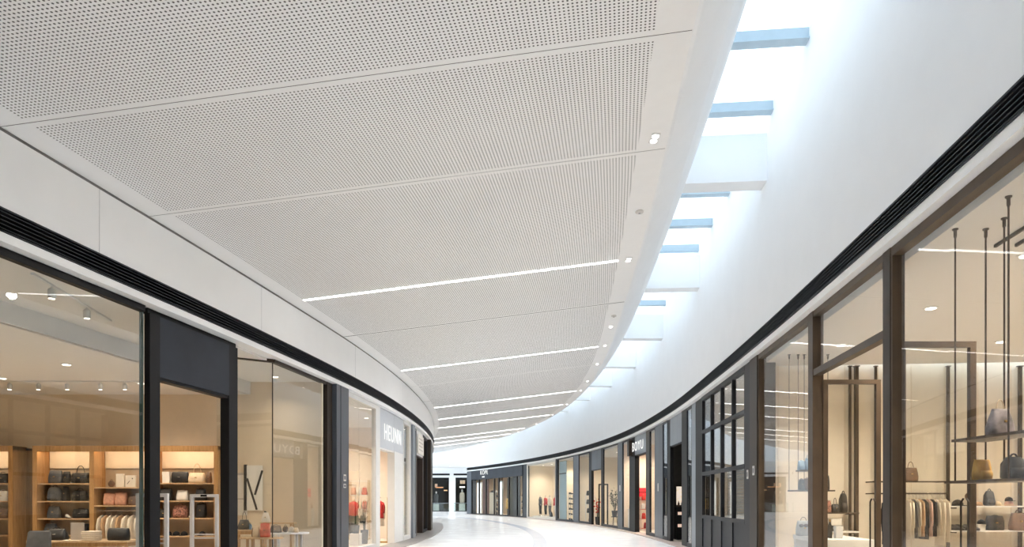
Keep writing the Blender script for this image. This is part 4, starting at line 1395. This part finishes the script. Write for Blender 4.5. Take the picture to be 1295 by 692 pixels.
for a, b in (((-.19, .72), (.06, -.08)), ((.20, .92), (.01, .3))):
    L_ = math.hypot(b[0] - a[0], b[1] - a[1])
    MB().obox(((a[0] + b[0]) / 2, -.006, (a[1] + b[1]) / 2), (.05, .012, L_), ry=math.atan2(b[0] - a[0], b[1] - a[1])).build('printed_strap', LEA_K, t)
t = thing('wall_panel', 'pale grey panel on the wall beside the strap poster', 'panel', (-6.886, 17.38, 1.3))
MB().box(-.16, .14, 0, .025, -.1, .98).build('board', PAPER, t)
MB().box(-.16, .14, -.01, 0, .92, .98).build('trim', GREYB, t)
MB().box(-.16, .14, -.01, 0, .30, .33).build('ledge', GREYB, t)

# ------------------------------------------------------------------ white fronted shop: red clothes, plants, brass rack
YL = 27.2


def stack_rack(x, y, rz, w_, h_, label, nsh, m_=BRASS, sm=PALE, back=None):
    t = thing('display_rack', label, 'rack', (x, y, .012), rz)
    for sx in (-1, 1):
        for sy in (-1, 1):
            MB().box(sx * w_ / 2 - .014, sx * w_ / 2 + .014, sy * .15 - .014, sy * .15 + .014, 0, h_).build('post', m_, t)
    for k in range(nsh):
        z = .12 + (h_ - .16) * k / (nsh - 1)
        MB().box(-w_ / 2, w_ / 2, -.16, .16, z - .022, z).build('shelf', sm, t)
    if back:
        MB().box(-w_ / 2, w_ / 2, .155, .165, .1, h_).build('back_panel', back, t)
    return [.12 + .012 + (h_ - .16) * k / (nsh - 1) for k in range(nsh)]


zz = stack_rack(-6.009, 26.9, 0, .74, 2.36, 'tall pale rack of red goods in the white fronted shop', 5)
items = [(-6.226, 1, LEA_R, 'coral red bag on the second shelf of the tall pale rack'), (-5.885, 1, LEA_K, 'black bag on the second shelf of the tall pale rack'),
         (-6.226, 2, CLR, 'red folded bag on the middle shelf of the tall pale rack'), (-6.009, 2, LEA_C, 'cream bag on the middle shelf of the tall pale rack'), (-5.792, 2, LEA_R, 'slim red bag on the middle shelf of the tall pale rack'),
         (-6.226, 3, LEA_P, 'salmon bag on the fourth shelf of the tall pale rack'), (-5.792, 3, CLR, 'big red bag on the fourth shelf of the tall pale rack'), (-6.009, 3, LEA_W, 'white bag on the fourth shelf of the tall pale rack'),
         (-6.226, 0, LEA_G, 'grey bag on the lowest shelf of the tall pale rack'), (-5.885, 0, PAPER, 'white bag on the lowest shelf of the tall pale rack')]
for x_at, k, m_, nm in items:
    handbag((x_at, 26.82, zz[k] + .001), .195, .36, .18, m_, nm, hh=.25)
mannequin_y = 24.2
t = thing('dress_form', 'dress form in red top and black trousers behind the white framed window', 'mannequin', (-5.715, 24.6, .012), .3)
MB().sup([(1.0, .17, .12), (1.16, .15, .11), (1.36, .2, .13), (1.46, .16, .1), (1.52, .05, .05)], 20, 2.3).build('red_top', CLR, t, True)
m = MB()
for s_ in (-1, 1):
    m.tube([(s_ * .08, 0, 1.02), (s_ * .09, 0, .55), (s_ * .095, 0, .30)], [.10, .075, .06], 12)
m.build('trousers', CLK, t, True)
MB().lathe([(.16, 0), (.16, .015), (.02, .03), (.015, .4), (.012, 1.05)], n=18).build('stand', CHROME, t, True)
MB().ell((0, 0, 1.56), (.05, .05, .05)).build('neck_cap', OAKL, t, True)
plant((-5.401, 23.6, .43), .62, .2, 'green plant in dark tall planter behind the white framed window', LEAFM, POTM, .13, .28, 70)
o = thing('plinth', 'pale grey plinth under the green plant', 'plinth', (-5.401, 23.6, .012))
MB().box(-.17, .17, -.17, .17, 0, .40).build('body', GATEM, o, bevel=.005)
MB().box(-.18, .18, -.18, .18, .40, .417).build('top', PALE, o)
plant((-5.295, 24.5, .012), 1.65, .2, 'tall dark leafed plant behind the white framed window', LEAFD, POTM, .14, .5, 120)
t = thing('clothes_rack', 'slim brass clothes rack just inside the white doorway', 'clothes rack', (-4.774, 25.2, .012), 0)
w2 = 0.336 / 2
m = MB()
m.tube([(-w2, 0, .04), (-w2, 0, 1.66), (w2, 0, 1.66), (w2, 0, .04)], .012, 8)
m.tube([(-.06, -.42, 1.66), (-.06, -.02, 1.66)], .010, 8)
m.build('frame', BRASS, t)
MB().box(-w2 - .05, w2 + .05, -.17, .17, 0, .05).build('base', BRASS, t, bevel=.006)
for dx_, m_, ln, th, nm in ((-.38, CLR, .62, .10, 'red knitted jumper hanging on the brass rack'), (-.25, CLRD, .66, .09, 'dark red jumper behind the bright one on the brass rack'), (-.12, CLW, .95, .07, 'long pale garment hanging on the brass rack')):
    garment((-4.774 - .06, 25.2 + dx_, 1.672), ln, .30, th, m_, nm, .0)

# ------------------------------------------------------------------ bronze framed shop on the right
def door_leaf(y, x, w_, label, n):
    t = thing('door_%d' % n, label, 'door', (x, y, .012), kind='structure')
    m = MB()
    m.box(0, .07, -.03, .03, .01, 3.52)
    m.box(w_ - .075, w_, -.03, .03, .01, 3.52)
    m.box(.07, w_ - .075, -.03, .03, 3.45, 3.52)
    m.box(.07, w_ - .075, -.03, .03, .01, .14)
    m.build('frame', BRONZE, t)
    MB().box(.05, w_ - .05, -.006, .006, .1, 3.47).build('pane', GLASS, t)
    for s_ in (-1, 1):
        MB().tube([(w_ - .12, s_ * .03, .7), (w_ - .12, s_ * .075, .75), (w_ - .12, s_ * .075, 1.55), (w_ - .12, s_ * .03, 1.6)], .012, 8).build('handle', BRONZED, t, True)


door_leaf(11.02, wall('R', 11.03, .26)[0], .93, 'open bronze framed glass door leaf on the far side of the entrance', 8)
door_leaf(8.36, wall('R', 8.36, .26)[0], .93, 'open bronze framed glass door leaf behind the big window', 9)
YW = 14.45
for x_at, s_, nm in ((7.282, .022, 'thin bronze upright first from the entrance'), (7.418, .034, 'thicker bronze upright second from the entrance'), (7.835, .022, 'bronze upright beside the black garment'),
                   (9.394, .026, 'bronze upright between clothes and hat shelves'), (10.944, .03, 'bronze upright at the end of the hat shelves')):
    upright(x_at, 14.70, .012, 4.48, nm, BRONZE, s_)
RA, RB = 7.617, 9.202
t = thing('clothes_rail', 'pair of long bronze rails carrying clothes on the cream wall', 'clothes rail', (0, 14.4, 0))
for z in (1.975, 1.725):
    MB().box(RA, 10.721 if z > 1.9 else RB, -.015, .015, z - .016, z + .016).build('rail', BRONZE, t)
for x in (RA + .05, 8.218, RB - .015):
    MB().box(x - .012, x + .012, .01, .375, 1.975 - .012, 1.975 + .012).build('bracket', BRONZE, t)
    MB().box(x - .012, x + .012, .01, .375, 1.725 - .012, 1.725 + .012).build('bracket', BRONZE, t)
zr = 1.725
gl = [(7.934, CLK, .16, .98, 'long black garment hanging alone beside the entrance post'), (8.318, CLW, .065, .80, 'cream garment hanging first behind the bronze post'), (8.385, CLW, .065, .86, 'second cream garment behind the bronze post'),
      (8.460, CLG, .065, .84, 'dark grey garment among the cream ones'), (8.527, CLW, .065, .8, 'cream garment right after the dark grey one'), (8.602, CLT, .065, .8, 'tan garment hanging midway along the rail'),
      (8.685, CLK, .065, .86, 'black garment hanging midway along the rail'), (8.768, CLP, .065, .8, 'pink beige garment hanging on the long rail'), (8.852, CLK, .08, .8, 'slim black garment near the pale end of the rail'),
      (8.935, CLW, .065, .78, 'cream garment near the upright'), (9.035, CLW, .065, .98, 'long white dress near the end of the rail'), (9.136, CLW, .065, .92, 'last pale garment on the long rail')]
for x_at, m_, th, ln, nm in gl:
    garment((x_at, 14.4, zr), ln, .36, th * .72 if th < .1 else .12, m_, nm, PI / 2, 'clothes on the long bronze rail', hr=.028)
handbag((8.410, 14.4, 1.975 + .018), 0.300, .42, .14, LEA_B, 'brown handbag with round handle standing on the long rail', hh=.5, top=.85)
# hat and shoe shelves
SH = [1.467, 0.949, .42]
for k, z in enumerate(SH):
    t = thing('wall_shelf', '%s white shelf of hats and shoes on the cream wall' % ('upper', 'middle', 'lower')[k], 'shelf', (10.053, 14.55, z))
    MB().box(-.83, 1.2, -.22, .085, -.03, 0).build('board', PALE, t)
    for x in (-.7, 1.0):
        MB().box(x - .015, x + .015, -.18, .22, -.06, -.03).build('bracket', BRONZE, t)
YH = 14.45
cap((9.436, YH, SH[0]), CLK, 'dark cap at the start of the upper hat shelf', 1.1)
sunhat((9.886, YH, SH[0]), CLT, 'tan brimmed hat on the upper shelf', .68, band=LEA_B)
t = thing('hat_stand', 'small wooden head form holding a hat on the upper shelf', 'hat stand', (9.703, YH + .05, SH[0]))
MB().lathe([(.05, 0), (.05, .012), (.015, .02), (.015, .14)], n=14).build('stem', OAKL, t, True)
MB().ell((0, 0, .2), (.07, .08, .08)).build('head', LEA_B, t, True)
backpack((10.120, YH + .02, SH[0]), 0.200, .36, .14, LEA_G, 'dark grey bucket bag on the upper hat shelf')
sunhat((10.521, YH, SH[0]), CLP, 'peach brimmed hat on the upper shelf', .8, band=LEA_C)
cap((10.300, YH + .03, SH[0]), LEA_C, 'cream cap between bucket bag and peach hat', .8)
cap((10.521, YH, SH[0] + .1), CLK, 'black cap perched on the peach hat', .75)
for k, (x_at, m_, nm) in enumerate(((9.386, LEA_K, 'black shoe first on the middle shelf'), (9.536, LEA_K, 'black shoe second on the middle shelf'), (9.703, CLG, 'grey shoe on the middle shelf'))):
    shoe((x_at, YH - .02, SH[1]), m_, nm, .7, 'shoes on the middle shelf', 1.25)
boxy((9.903, YH, SH[1]), .16, .13, .14, PAPER, 'white box under the small black hat on the middle shelf')
cap((9.937, YH, SH[1] + .131), CLK, 'small black cap on the white box', .8)
handbag((10.220, YH, SH[1]), 0.367, .34, .16, LEA_K, 'black bag lying on the middle shelf', hh=.1, top=.95)
handbag((10.687, YH - .05, SH[1]), 0.367, .46, .2, LEA_B, 'big brown slouch bag on the middle shelf at the photo edge', hh=.25, top=.8)
for x_at, m_, nm in ((9.419, LEA_B, 'brown cap on the lower shelf'), (9.670, CLP, 'pink cap on the lower shelf'), (9.903, CLK, 'black cap on the lower shelf'), (10.137, CLK, 'second black cap further along the lower shelf'), (10.370, LEA_K, 'glossy black cap on the lower shelf')):
    cap((x_at, YH, SH[2] + .001), m_, nm, 1.1)
sunhat((10.671, YH, SH[2]), CLP, 'pale pink brimmed hat on the lower shelf', .85, band=LEA_C)

# rod hung shelves behind the big window
def hung(x0, x1, y0, y1, zsh, zc, label, rods, m_=BRONZE, r_=.009):
    t = thing('hanging_shelf', label, 'hanging shelf', ((x0 + x1) / 2, (y0 + y1) / 2, 0))
    cx, cy = (x0 + x1) / 2, (y0 + y1) / 2
    for (a, b, c_, d_, z) in zsh:
        MB().box(a - cx, b - cx, c_ - cy, d_ - cy, z - .028, z).build('shelf', m_, t)
    for x, y, z in rods:
        MB().tube([(x - cx, y - cy, z), (x - cx, y - cy, zc)], r_, 8).build('rod', m_, t)
        MB().lathe([(.03, zc - .012), (.03, zc + .002)], (x - cx, y - cy, 0), 12).build('ceiling_cup', m_, t)
        MB().lathe([(.016, zc - .09), (.016, zc - .012)], (x - cx, y - cy, 0), 10).build('collar', m_, t)
    return t


hung(4.68, 5.06, 5.2, 7.42, [(4.70, 5.06, 5.2, 7.3, 2.24), (4.70, 5.06, 5.2, 7.42, 1.80)], 4.48, 'bronze two tier shelf hung on rods behind the big window',
     [(4.715, 7.26, 1.80), (5.04, 7.26, 1.80), (5.035, 6.98, 1.80), (4.715, 6.48, 1.80), (5.03, 5.6, 1.8), (4.715, 5.5, 1.8)])
handbag((4.90, 6.85, 2.241), .27, .38, .14, PATB, 'mottled grey blue bag with knotted handle on the upper hung shelf', .2, hh=.42, top=.72, hm=LEA_C)
handbag((4.93, 7.16, 1.801), .17, .23, .12, LEA_Y, 'mustard yellow bag on the lower hung shelf', .1, hh=.06, top=1.0, pocket=True, clasp=None)
backpack((4.94, 6.72, 1.801), .21, .25, .14, LEA_G, 'dark grey backpack on the lower hung shelf')
# second hung shelf behind the tall pale window
hung(5.5, 6.3, 13.2, 13.6, [(5.64, 5.96, 13.3, 13.57, 2.182), (5.48, 6.30, 13.3, 13.57, 1.786)], 4.48, 'slim two tier shelf hung on rods behind the tall pale window',
     [(5.50, 13.545, 1.786), (5.68, 13.545, 1.786), (5.80, 13.545, 1.786), (5.95, 13.545, 1.786), (6.27, 13.545, 1.786)], BRONZED, .006)
za, zb = 2.182 + .001, 1.786 + .001
handbag((5.684 , 13.42, za), 0.124, .20, .12, LEA_BL, 'blue bag with side gusset on the small upper shelf', hh=.1, top=.9, clasp=None)
handbag((5.816, 13.42, za), 0.124, .30, .12, LEA_BL, 'blue bag with pointed flap on the small upper shelf, taller', hh=.3, top=.7, clasp=None)
handbag((5.691, 13.42, zb), 0.109, .24, .12, LEA_K, 'black bag first on the small lower shelf', hh=.15)
handbag((5.800, 13.42, zb), 0.109, .26, .12, LEA_B, 'dark brown bag second on the small lower shelf', hh=.15)
handbag((5.979, 13.42, zb), 0.093, .28, .12, LEA_G, 'grey bag behind the bronze post on the small lower shelf', hh=.15)
handbag((6.166, 13.42, zb), 0.140, .32, .12, LEA_K, 'tall black bag at the end of the small lower shelf', hh=.12, top=.95)
# white table with bag and boxes
t = thing('display_table', 'white slab sided table behind the tall pale window', 'table', (5.98, 12.75, .012), -.10)
MB().box(-.42, .42, -.95, .95, .80, .888).build('table_top', PALE, t, bevel=.004)
for s_ in (-1, 1):
    MB().box(-.40, .40, s_ * .9 - .05, s_ * .9 + .05, 0, .80).build('side_panel', PALE, t)
MB().box(-.02, .40, -.85, .85, .02, .80).build('back_panel', PALE, t)
TZ = .901
handbag((5.636, 13.2, TZ), 0.275, .38, .16, LEA_LG, 'light grey handbag with black bow on the white table', hh=.30, top=.86, hm=LEA_K)
t = thing('bag_charm', 'black bow tied to the light grey handbag', 'bow', (5.594 , 13.085, TZ + .20))
for s_ in (-1, 1):
    MB().ell((s_ * .045, 0, 0), (.045, .018, .035), 10, 6).build('loop', LEA_K, t, True)
MB().ell((0, -.004, 0), (.014, .018, .016), 8, 5).build('knot', LEA_K, t, True)
boxy((5.747, 13.0, TZ), .13, .14, .12, CLP, 'pink patterned box on the white table beside the grey handbag')
boxy((5.710, 12.72, TZ), .10, .2, .1, PAPER, 'narrow white box near the bronze post on the white table')
bottle((5.789, 12.6, TZ), .04, .30, CLP, 'pinkish bottle right behind the bronze post', None, CLK)
bottle((5.776, 12.4, TZ), .04, .34, LEA_K, 'tall black bottle on the white table')
boxy((5.879, 12.3, TZ), .12, .22, .1, PALE, 'white upright box at the end of the white table')
# small wall shelves with bags beside the uprights
t = thing('wall_shelf', 'glass and bronze shelf of small bags between post and uprights', 'shelf', (6.883, 14.5, 1.325))
MB().box(-.36, .40, -.2, .2, -.025, 0).build('board', BRONZE, t)
for x in (-.3, .34):
    MB().box(x - .012, x + .012, -.15, .27, -.05, -.025).build('bracket', BRONZE, t)
z0 = 1.325
handbag((6.649, 14.42, z0), 0.167, .28, .14, PATT, 'red and white patterned small bag on the bronze shelf', hh=.1, top=1.0, clasp=None)
handbag((6.826, 14.42, z0), 0.167, .32, .16, LEA_K, 'black handbag with arched handle on the bronze shelf', hh=.8, top=.8)
backpack((7.000, 14.42, z0), 0.150, .46, .14, LEA_K, 'tall black backpack at the end of the bronze shelf')
t = thing('wall_shelf', 'lower pale shelf under the small bags', 'shelf', (6.883, 14.5, 0.933))
MB().box(-.30, .40, -.2, .2, -.03, 0).build('board', PALE, t)
for x in (-.25, .34):
    MB().box(x - .012, x + .012, -.15, .27, -.055, -.03).build('bracket', BRONZE, t)
z0 = 0.933
boxy((6.816, 14.42, z0), .24, .12, .2, LEA_K, 'flat black box on the lower pale shelf')
boxy((6.816, 14.42, z0 + .121), .22, .14, .18, PAPER, 'white box stacked on the flat black box')
handbag((6.608, 14.42, z0), .14, .3, .12, LEA_B, 'brown bag beside the stacked boxes', hh=.3)
# ceiling track and smoke head
t = thing('track_light', 'thin pair of dark ceiling tracks behind the big window', 'light', (wall('R', 6.6, 1.16)[0], 6.6, 4.474), wang('R', 6.6))
for s_ in (-1, 1):
    MB().box(s_ * .11 - .014, s_ * .11 + .014, -1.1, 1.1, -.03, .004).build('track', BRONZED, t)
MB().box(-.13, .13, -.9, -.86, -.03, -.006).build('end_bar', BRONZED, t)

# ------------------------------------------------------------------ shops farther along the right side
# dark shop
t = thing('light_box', 'glowing pale picture box at the back of the dark shop', 'light box', (6.801, 27.44, 1.36))
MB().box(-.22, .22, -.05, .06, 0, .78).build('case', BLACK, t)
MB().box(-.2, .2, -.056, -.05, .02, .76).build('picture', mat('light_box_face', (.8, .7, .6), .5, var=.5, scale=8, emit=(1, .82, .66), es=.5), t)
t = thing('display_cabinet', 'black cabinet with two lit shelves in the dark shop', 'cabinet', (6.727, 27.05, .012))
MB().box(-.24, .24, -.18, .2, 0, 1.3).build('body', BLACK, t)
for z in (.5, .98):
    MB().box(-.2, .2, -.2, -.17, z, z + .12).build('lit_shelf', mat('lit_shelf_face', (.8, .6, .5), .5, emit=(1, .7, .55), es=.4), t)
for k, (dx_, nm) in enumerate(((-.14, 'amber bottle first on the black cabinet'), (0, 'dark bottle midway on the black cabinet'), (.14, 'amber bottle last on the black cabinet'))):
    bottle((6.727 + dx_, 26.98, 1.312), .04, .24, LEA_B if k != 1 else LEA_K, nm)
# shop with red display
t = thing('red_sign', 'red illuminated box sign at the back of the red display shop', 'sign', (6.929, 35.78, 1.75))
MB().box(-.26, .26, -.05, .17, 0, .46).build('case', REDL, t, bevel=.02)
MB().box(-.26, .26, -.056, -.05, .2, .26).build('stripe', CLRD, t)
zz = stack_rack(6.854, 35.1, 0, .5, 1.62, 'rack of red and white goods under the red box sign', 4, CHROME, CLR)
for k, (dx_, q, m_, nm) in enumerate(((-.1, 3, CLR, 'red bag topmost on the red and white rack'), (-.12, 2, PAPER, 'white bag on the third shelf of the red and white rack'), (.1, 2, CLR, 'red bag on the third shelf of the red and white rack'),
                                     (-.1, 1, CLR, 'red bag on the second shelf of the red and white rack'), (.12, 1, PAPER, 'white bag on the second shelf of the red and white rack'), (0, 0, CLRD, 'dark red bag lowest on the red and white rack'))):
    handbag((6.854 + dx_, 35.0, zz[q] + .001), .2, .34, .18, m_, nm, hh=.2)
for x_at, y, m_, nm in ((5.973, 35.55, LEA_P, 'salmon bag on a plinth in the orange lit pane'), (6.149, 29.4, LEA_R, 'red bag on a plinth in the pinkish pane')):
    t = thing('plinth', 'white plinth under the %s' % nm.split(' on')[0], 'plinth', (x_at + .25, y - .05, .012))
    MB().box(-.16, .16, -.16, .16, 0, 1.08).build('body', PALE, t, bevel=.004)
    MB().box(-.17, .17, -.17, .17, 1.08, 1.1).build('top', PALE, t)
    handbag((x_at + .25, y - .05, 1.113), .26, .4, .16, m_, nm, hh=.4)
# cream shop with plant
plant((5.806 + .1, 39.3, .62), 1.55, .42, 'dark bushy plant on a stool behind the wide cream pane', LEAFD, POTM, .17, .34, 260)
t = thing('plant_stool', 'black stool under the dark bushy plant', 'stool', (5.806 + .1, 39.3, .012))
MB().lathe([(.2, .57), (.2, .605), (.18, .607)], n=20).build('seat', BLACK, t)
for k in range(3):
    a = 2 * PI * k / 3
    MB().tube([(.18 * math.cos(a), .18 * math.sin(a), 0), (.12 * math.cos(a), .12 * math.sin(a), .58)], .014, 8).build('leg', BLACK, t)
plant((5.232 + .15, 43, .012), 1.75, .22, 'plant with red blooms inside the slate headed doorway', LEAFM, POTM, .15, .5, 80, CLR, 22)
t = thing('door_arch', 'black free standing arch frame inside the cream doorway', 'frame', (5.563 + .1, 42.3, .012))
m = MB()
for s_ in (-1, 1):
    m.box(s_ * .26 - .04, s_ * .26 + .04, -.04, .04, 0, 2.56)
m.box(-.26, .26, -.04, .04, 2.48, 2.56)
m.build('frame', BLACK, t)
MB().box(-.34, .34, -.15, .15, 0, .02).build('foot_plate', BLACK, t)
zz = stack_rack(4.866 + .35, 45.5, 0, .6, 1.9, 'white rack of bags behind the far cream pane', 4, FRAMEW)
for k, (dx_, q, m_, nm) in enumerate(((-.15, 3, LEA_K, 'black bag topmost on the white rack'), (.15, 2, LEA_C, 'cream bag on the third shelf of the white rack'), (-.15, 2, LEA_G, 'grey bag on the third shelf of the white rack'), (-.12, 1, LEA_K, 'black bag on the second shelf of the white rack'), (.14, 1, LEA_P, 'salmon bag on the second shelf of the white rack'), (0, 0, LEA_B, 'brown bag lowest on the white rack'))):
    handbag((4.866 + .35 + dx_, 45.42, zz[q] + .001), .24, .36, .18, m_, nm, hh=.2)
# pale blue pane pair
t = thing('room_divider', 'pale blue screen wall behind half of the pane pair', 'screen', wall('R', 50.15, .30) + (.012,), wang('R', 50.15))
MB().box(-.03, .03, -.83, .83, .06, 4.4).build('panel', mat('pale_blue_panel', (.36, .46, .52), .5, var=.03), t)
MB().box(-.06, .06, -.85, .85, 0, .06).build('foot', STEELL, t)
MB().box(-.045, -.03, -.83, .83, 3.46, 3.54).build('cross_bar', STEELD, t)
zz = stack_rack(*wall('R', 48.75, .5), wang('R', 48.75) + PI / 2, .36, 2.0, 'narrow rack of dark shoes beside the pale blue screen', 6, CHROME)
for k in range(6):
    shoe(wall('R', 48.75, .47) + (zz[k] + .001,), LEA_K, 'dark shoe on the %s shelf of the narrow shoe rack' % ORD[k], wang('R', 50.1) + .9, 'dark shoes on the narrow rack', 1.4)
t = thing('plinth', 'white plinth carrying the black bag beside the pale blue screen', 'plinth', wall('R', 47.8, .55) + (.012,), wang('R', 47.8))
MB().box(-.2, .2, -.2, .2, 0, .82).build('body', PALE, t, bevel=.004)
MB().box(-.21, .21, -.21, .21, .82, .84).build('top', PALE, t)
handbag(wall('R', 47.8, .55) + (.853,), .42, .62, .2, LEA_K, 'large black bag beside the pale blue screen', wang('R', 48.3) - PI / 2, hh=.3)
# mannequins in the wide beige window, on a long plinth
o = MB().wbar('R', 51.8, 58.4, .55, 1.55, .012, .22).build('display_plinth', PALE)
tag(o, 'long low pale platform under the four mannequins', 'platform')
for y, of, tm, lm, nm, kw in ((57.7, 1.0, CLG, CLK, 'mannequin in grey top and long black coat', dict(coat=False, scarf=CLK)), (56.3, .95, CLR, CLK, 'mannequin in red jumper and black trousers, beside the grey one', dict()),
                              (54.9, .82, CLW, CLG, 'mannequin in cream top and grey trousers between two red ones', dict()), (53.55, .80, CLR, CLW, 'mannequin in red jumper and pale trousers nearest the dark post', dict())):
    mannequin(wall('R', y, of) + (.25,), wang('R', y) - PI / 2, tm, lm, nm, 1.8, **kw)
handbag(wall('R', 54.4, .75) + (.221,), .45, .5, .2, LEA_K, 'black bag standing at the feet of the cream mannequin', wang('R', 54.4) - PI / 2, hh=.3)
for y in (53.9, 56.3):
    pass
# navy fascia shop
t = thing('room_divider', 'red brown timber panel inside the navy fascia shop', 'screen', wall('R', 70.3, .5) + (.012,), wang('R', 70.3))
MB().box(-.04, .04, -.8, .8, .06, 3.68).build('panel', mat('red_brown_timber', (.10, .035, .022), .5, var=.3, stretch=(8, 8, .5)), t)
MB().box(-.07, .07, -.82, .82, 0, .06).build('foot', BLACK, t)
t = thing('room_divider', 'dark backing panel standing for the unlit inside of the navy fascia shop', 'screen', wall('R', 62.3, .5) + (.012,), wang('R', 62.3))
MB().box(-.04, .04, -.95, .95, .06, 3.68).build('panel', BRWOOD, t)  # dark panel put in where the shop inside is only unlit
MB().box(-.07, .07, -.97, .97, 0, .06).build('foot', BLACK, t)
t = thing('room_divider', 'olive brown timber panel behind the yellow coat', 'screen', wall('R', 65.2, 1.1) + (.012,), wang('R', 65.2))
MB().box(-.04, .04, -1.0, 1.0, .06, 3.68).build('panel', mat('olive_timber', (.06, .045, .02), .5, var=.3, stretch=(8, 8, .5)), t)
MB().box(-.07, .07, -1.02, 1.02, 0, .06).build('foot', BLACK, t)
t = thing('dress_form', 'dress form in a mustard yellow coat', 'mannequin', wall('R', 64.8, .6) + (.012,), wang('R', 64.8) - PI / 2)
MB().sup([(.7, .30, .2), (1.1, .24, .17), (1.4, .27, .18), (1.62, .2, .13), (1.7, .07, .07)], 20, 2.3).build('coat', LEA_Y, t, True)
MB().lathe([(.2, 0), (.2, .02), (.03, .04), (.02, .9)], n=18).build('stand', BLACK, t, True)
MB().ell((0, 0, 1.75), (.07, .07, .08)).build('neck_cap', BLACK, t, True)
zz = stack_rack(*wall('R', 68.2, .55), wang('R', 68.2) + PI / 2, 1.9, 2.3, 'tall dark rack of mixed goods under the navy fascia', 6, BLACK, BLACK, TAUPE)
q = 0
for k in range(6):
    for j in range(5):
        y = 67.5 + j * .35
        mm = [LEA_K, PAPER, CLP, LEA_B, LEA_W, LEA_K, LEA_G][(q * 5 + k) % 7]
        q += 1
        handbag(wall('R', y, .52) + (zz[k] + .001,), .26, .28, .2, mm, '%s bag on the tall dark rack, %s shelf up, %s along' % ({LEA_K: 'black', PAPER: 'white', CLP: 'pink', LEA_B: 'brown', LEA_W: 'ivory', LEA_G: 'grey'}[mm], ORD[k], ORD[j]), wang('R', y) - PI / 2, hh=.15, group='bags on the tall dark rack')
zz = stack_rack(*wall('R', 60.6, .6), wang('R', 60.6) + PI / 2, 1.1, 1.9, 'pale rack of small goods next to the dark post under the navy fascia', 4, FRAMEW)
for k in range(4):
    for j in range(3):
        y = 60.3 + j * .32
        mm = [LEA_K, LEA_C, LEA_G, LEA_B, PAPER][(k * 3 + j * 2) % 5]
        handbag(wall('R', y, .57) + (zz[k] + .001,), .24, .3, .2, mm, '%s bag on the pale rack, %s shelf up, %s along' % ({LEA_K: 'black', PAPER: 'white', LEA_B: 'brown', LEA_C: 'cream', LEA_G: 'grey'}[mm], ORD[k], ORD[j]), wang('R', y) - PI / 2, hh=.15, group='bags on the pale rack')
t = thing('light_box', 'bright upright light box by the far end of the navy shop', 'light box', wall('R', 66.6, .6) + (.012,), wang('R', 66.6))
MB().box(-.04, .1, -.42, .42, 0, 3.4).build('case', FRAMEW, t)
MB().box(-.05, -.04, -.38, .38, .1, 3.3).build('face', mat('light_box_white', (.9, .9, .9), .5, emit=(1, .98, .95), es=.5), t)
t = thing('light_box', 'bright upright light box at the far end of the navy shop', 'light box', wall('R', 72.2, .6) + (.012,), wang('R', 72.2))
MB().box(-.04, .1, -.6, .6, 0, 3.4).build('case', FRAMEW, t)
MB().box(-.05, -.04, -.55, .55, .1, 3.3).build('face', MATS['light_box_white'], t)

# ------------------------------------------------------------------ dark shop beyond the far windows
for x, z, w_, h_, em, nm in ((-9.9, 3.25, 1.0, .14, (1, .45, .18), 'long orange lit strip sign in the far dark shop'), (-9.1, 2.85, .5, .16, (1, .6, .3), 'short amber lit sign below the long orange one'), (-10.4, 3.5, .35, .5, (.7, .45, .3), 'dim brown lit picture in the far dark shop'),
                            (-6.8, 4.0, .7, .5, (.8, .6, .42), 'brown lit picture high in the narrow far window'), (-6.8, 3.3, .75, .2, (1, .97, .9), 'white lit sign in the narrow far window')):
    t = thing('light_box', nm, 'light box', (x, 93.2 + .35 * ((-9.5 < x < -9) + (z > 3.9) * 2 + (z == 3.5)), z))
    MB().box(-w_ / 2 - .03, w_ / 2 + .03, 0, .12, -h_ / 2 - .03, h_ / 2 + .03).build('case', BLACK, t)
    MB().box(-w_ / 2, w_ / 2, -.01, 0, -h_ / 2, h_ / 2).build('face', mat('lit_' + nm.split()[0] + nm.split()[1], em, .5, emit=em, es=.8 if 'white' in nm else .35), t)
    MB().tube([(0, .06, h_ / 2 + .03), (0, .06, 4.7 - z)], .01, 6).build('hanger_rod', BLACK, t)
t = thing('display_figure', 'pale dressed figure in the narrow far window', 'mannequin', (-6.8, 93.1, 0))
MB().sup([(1.0, .3, .2), (1.5, .34, .22), (2.1, .36, .22), (2.5, .3, .18), (2.62, .1, .1)], 18, 2.4).build('coat', CLW, t, True)
MB().ell((0, 0, 2.8), (.14, .15, .19)).build('head', PALE, t, True)
MB().box(-.4, .4, -.35, .35, 0, 1.0).build('plinth', PALE, t)
t = thing('display_figure', 'greyish dressed figure behind the wider far window', 'mannequin', (-10.35, 93.1, 0))
MB().sup([(1.0, .28, .2), (1.6, .3, .2), (2.0, .33, .2), (2.3, .26, .16), (2.4, .09, .09)], 18, 2.4).build('coat', CLG, t, True)
MB().ell((0, 0, 2.55), (.12, .13, .16)).build('head', GATEM, t, True)
MB().box(-.38, .38, -.33, .33, 0, 1.0).build('plinth', GATEM, t)
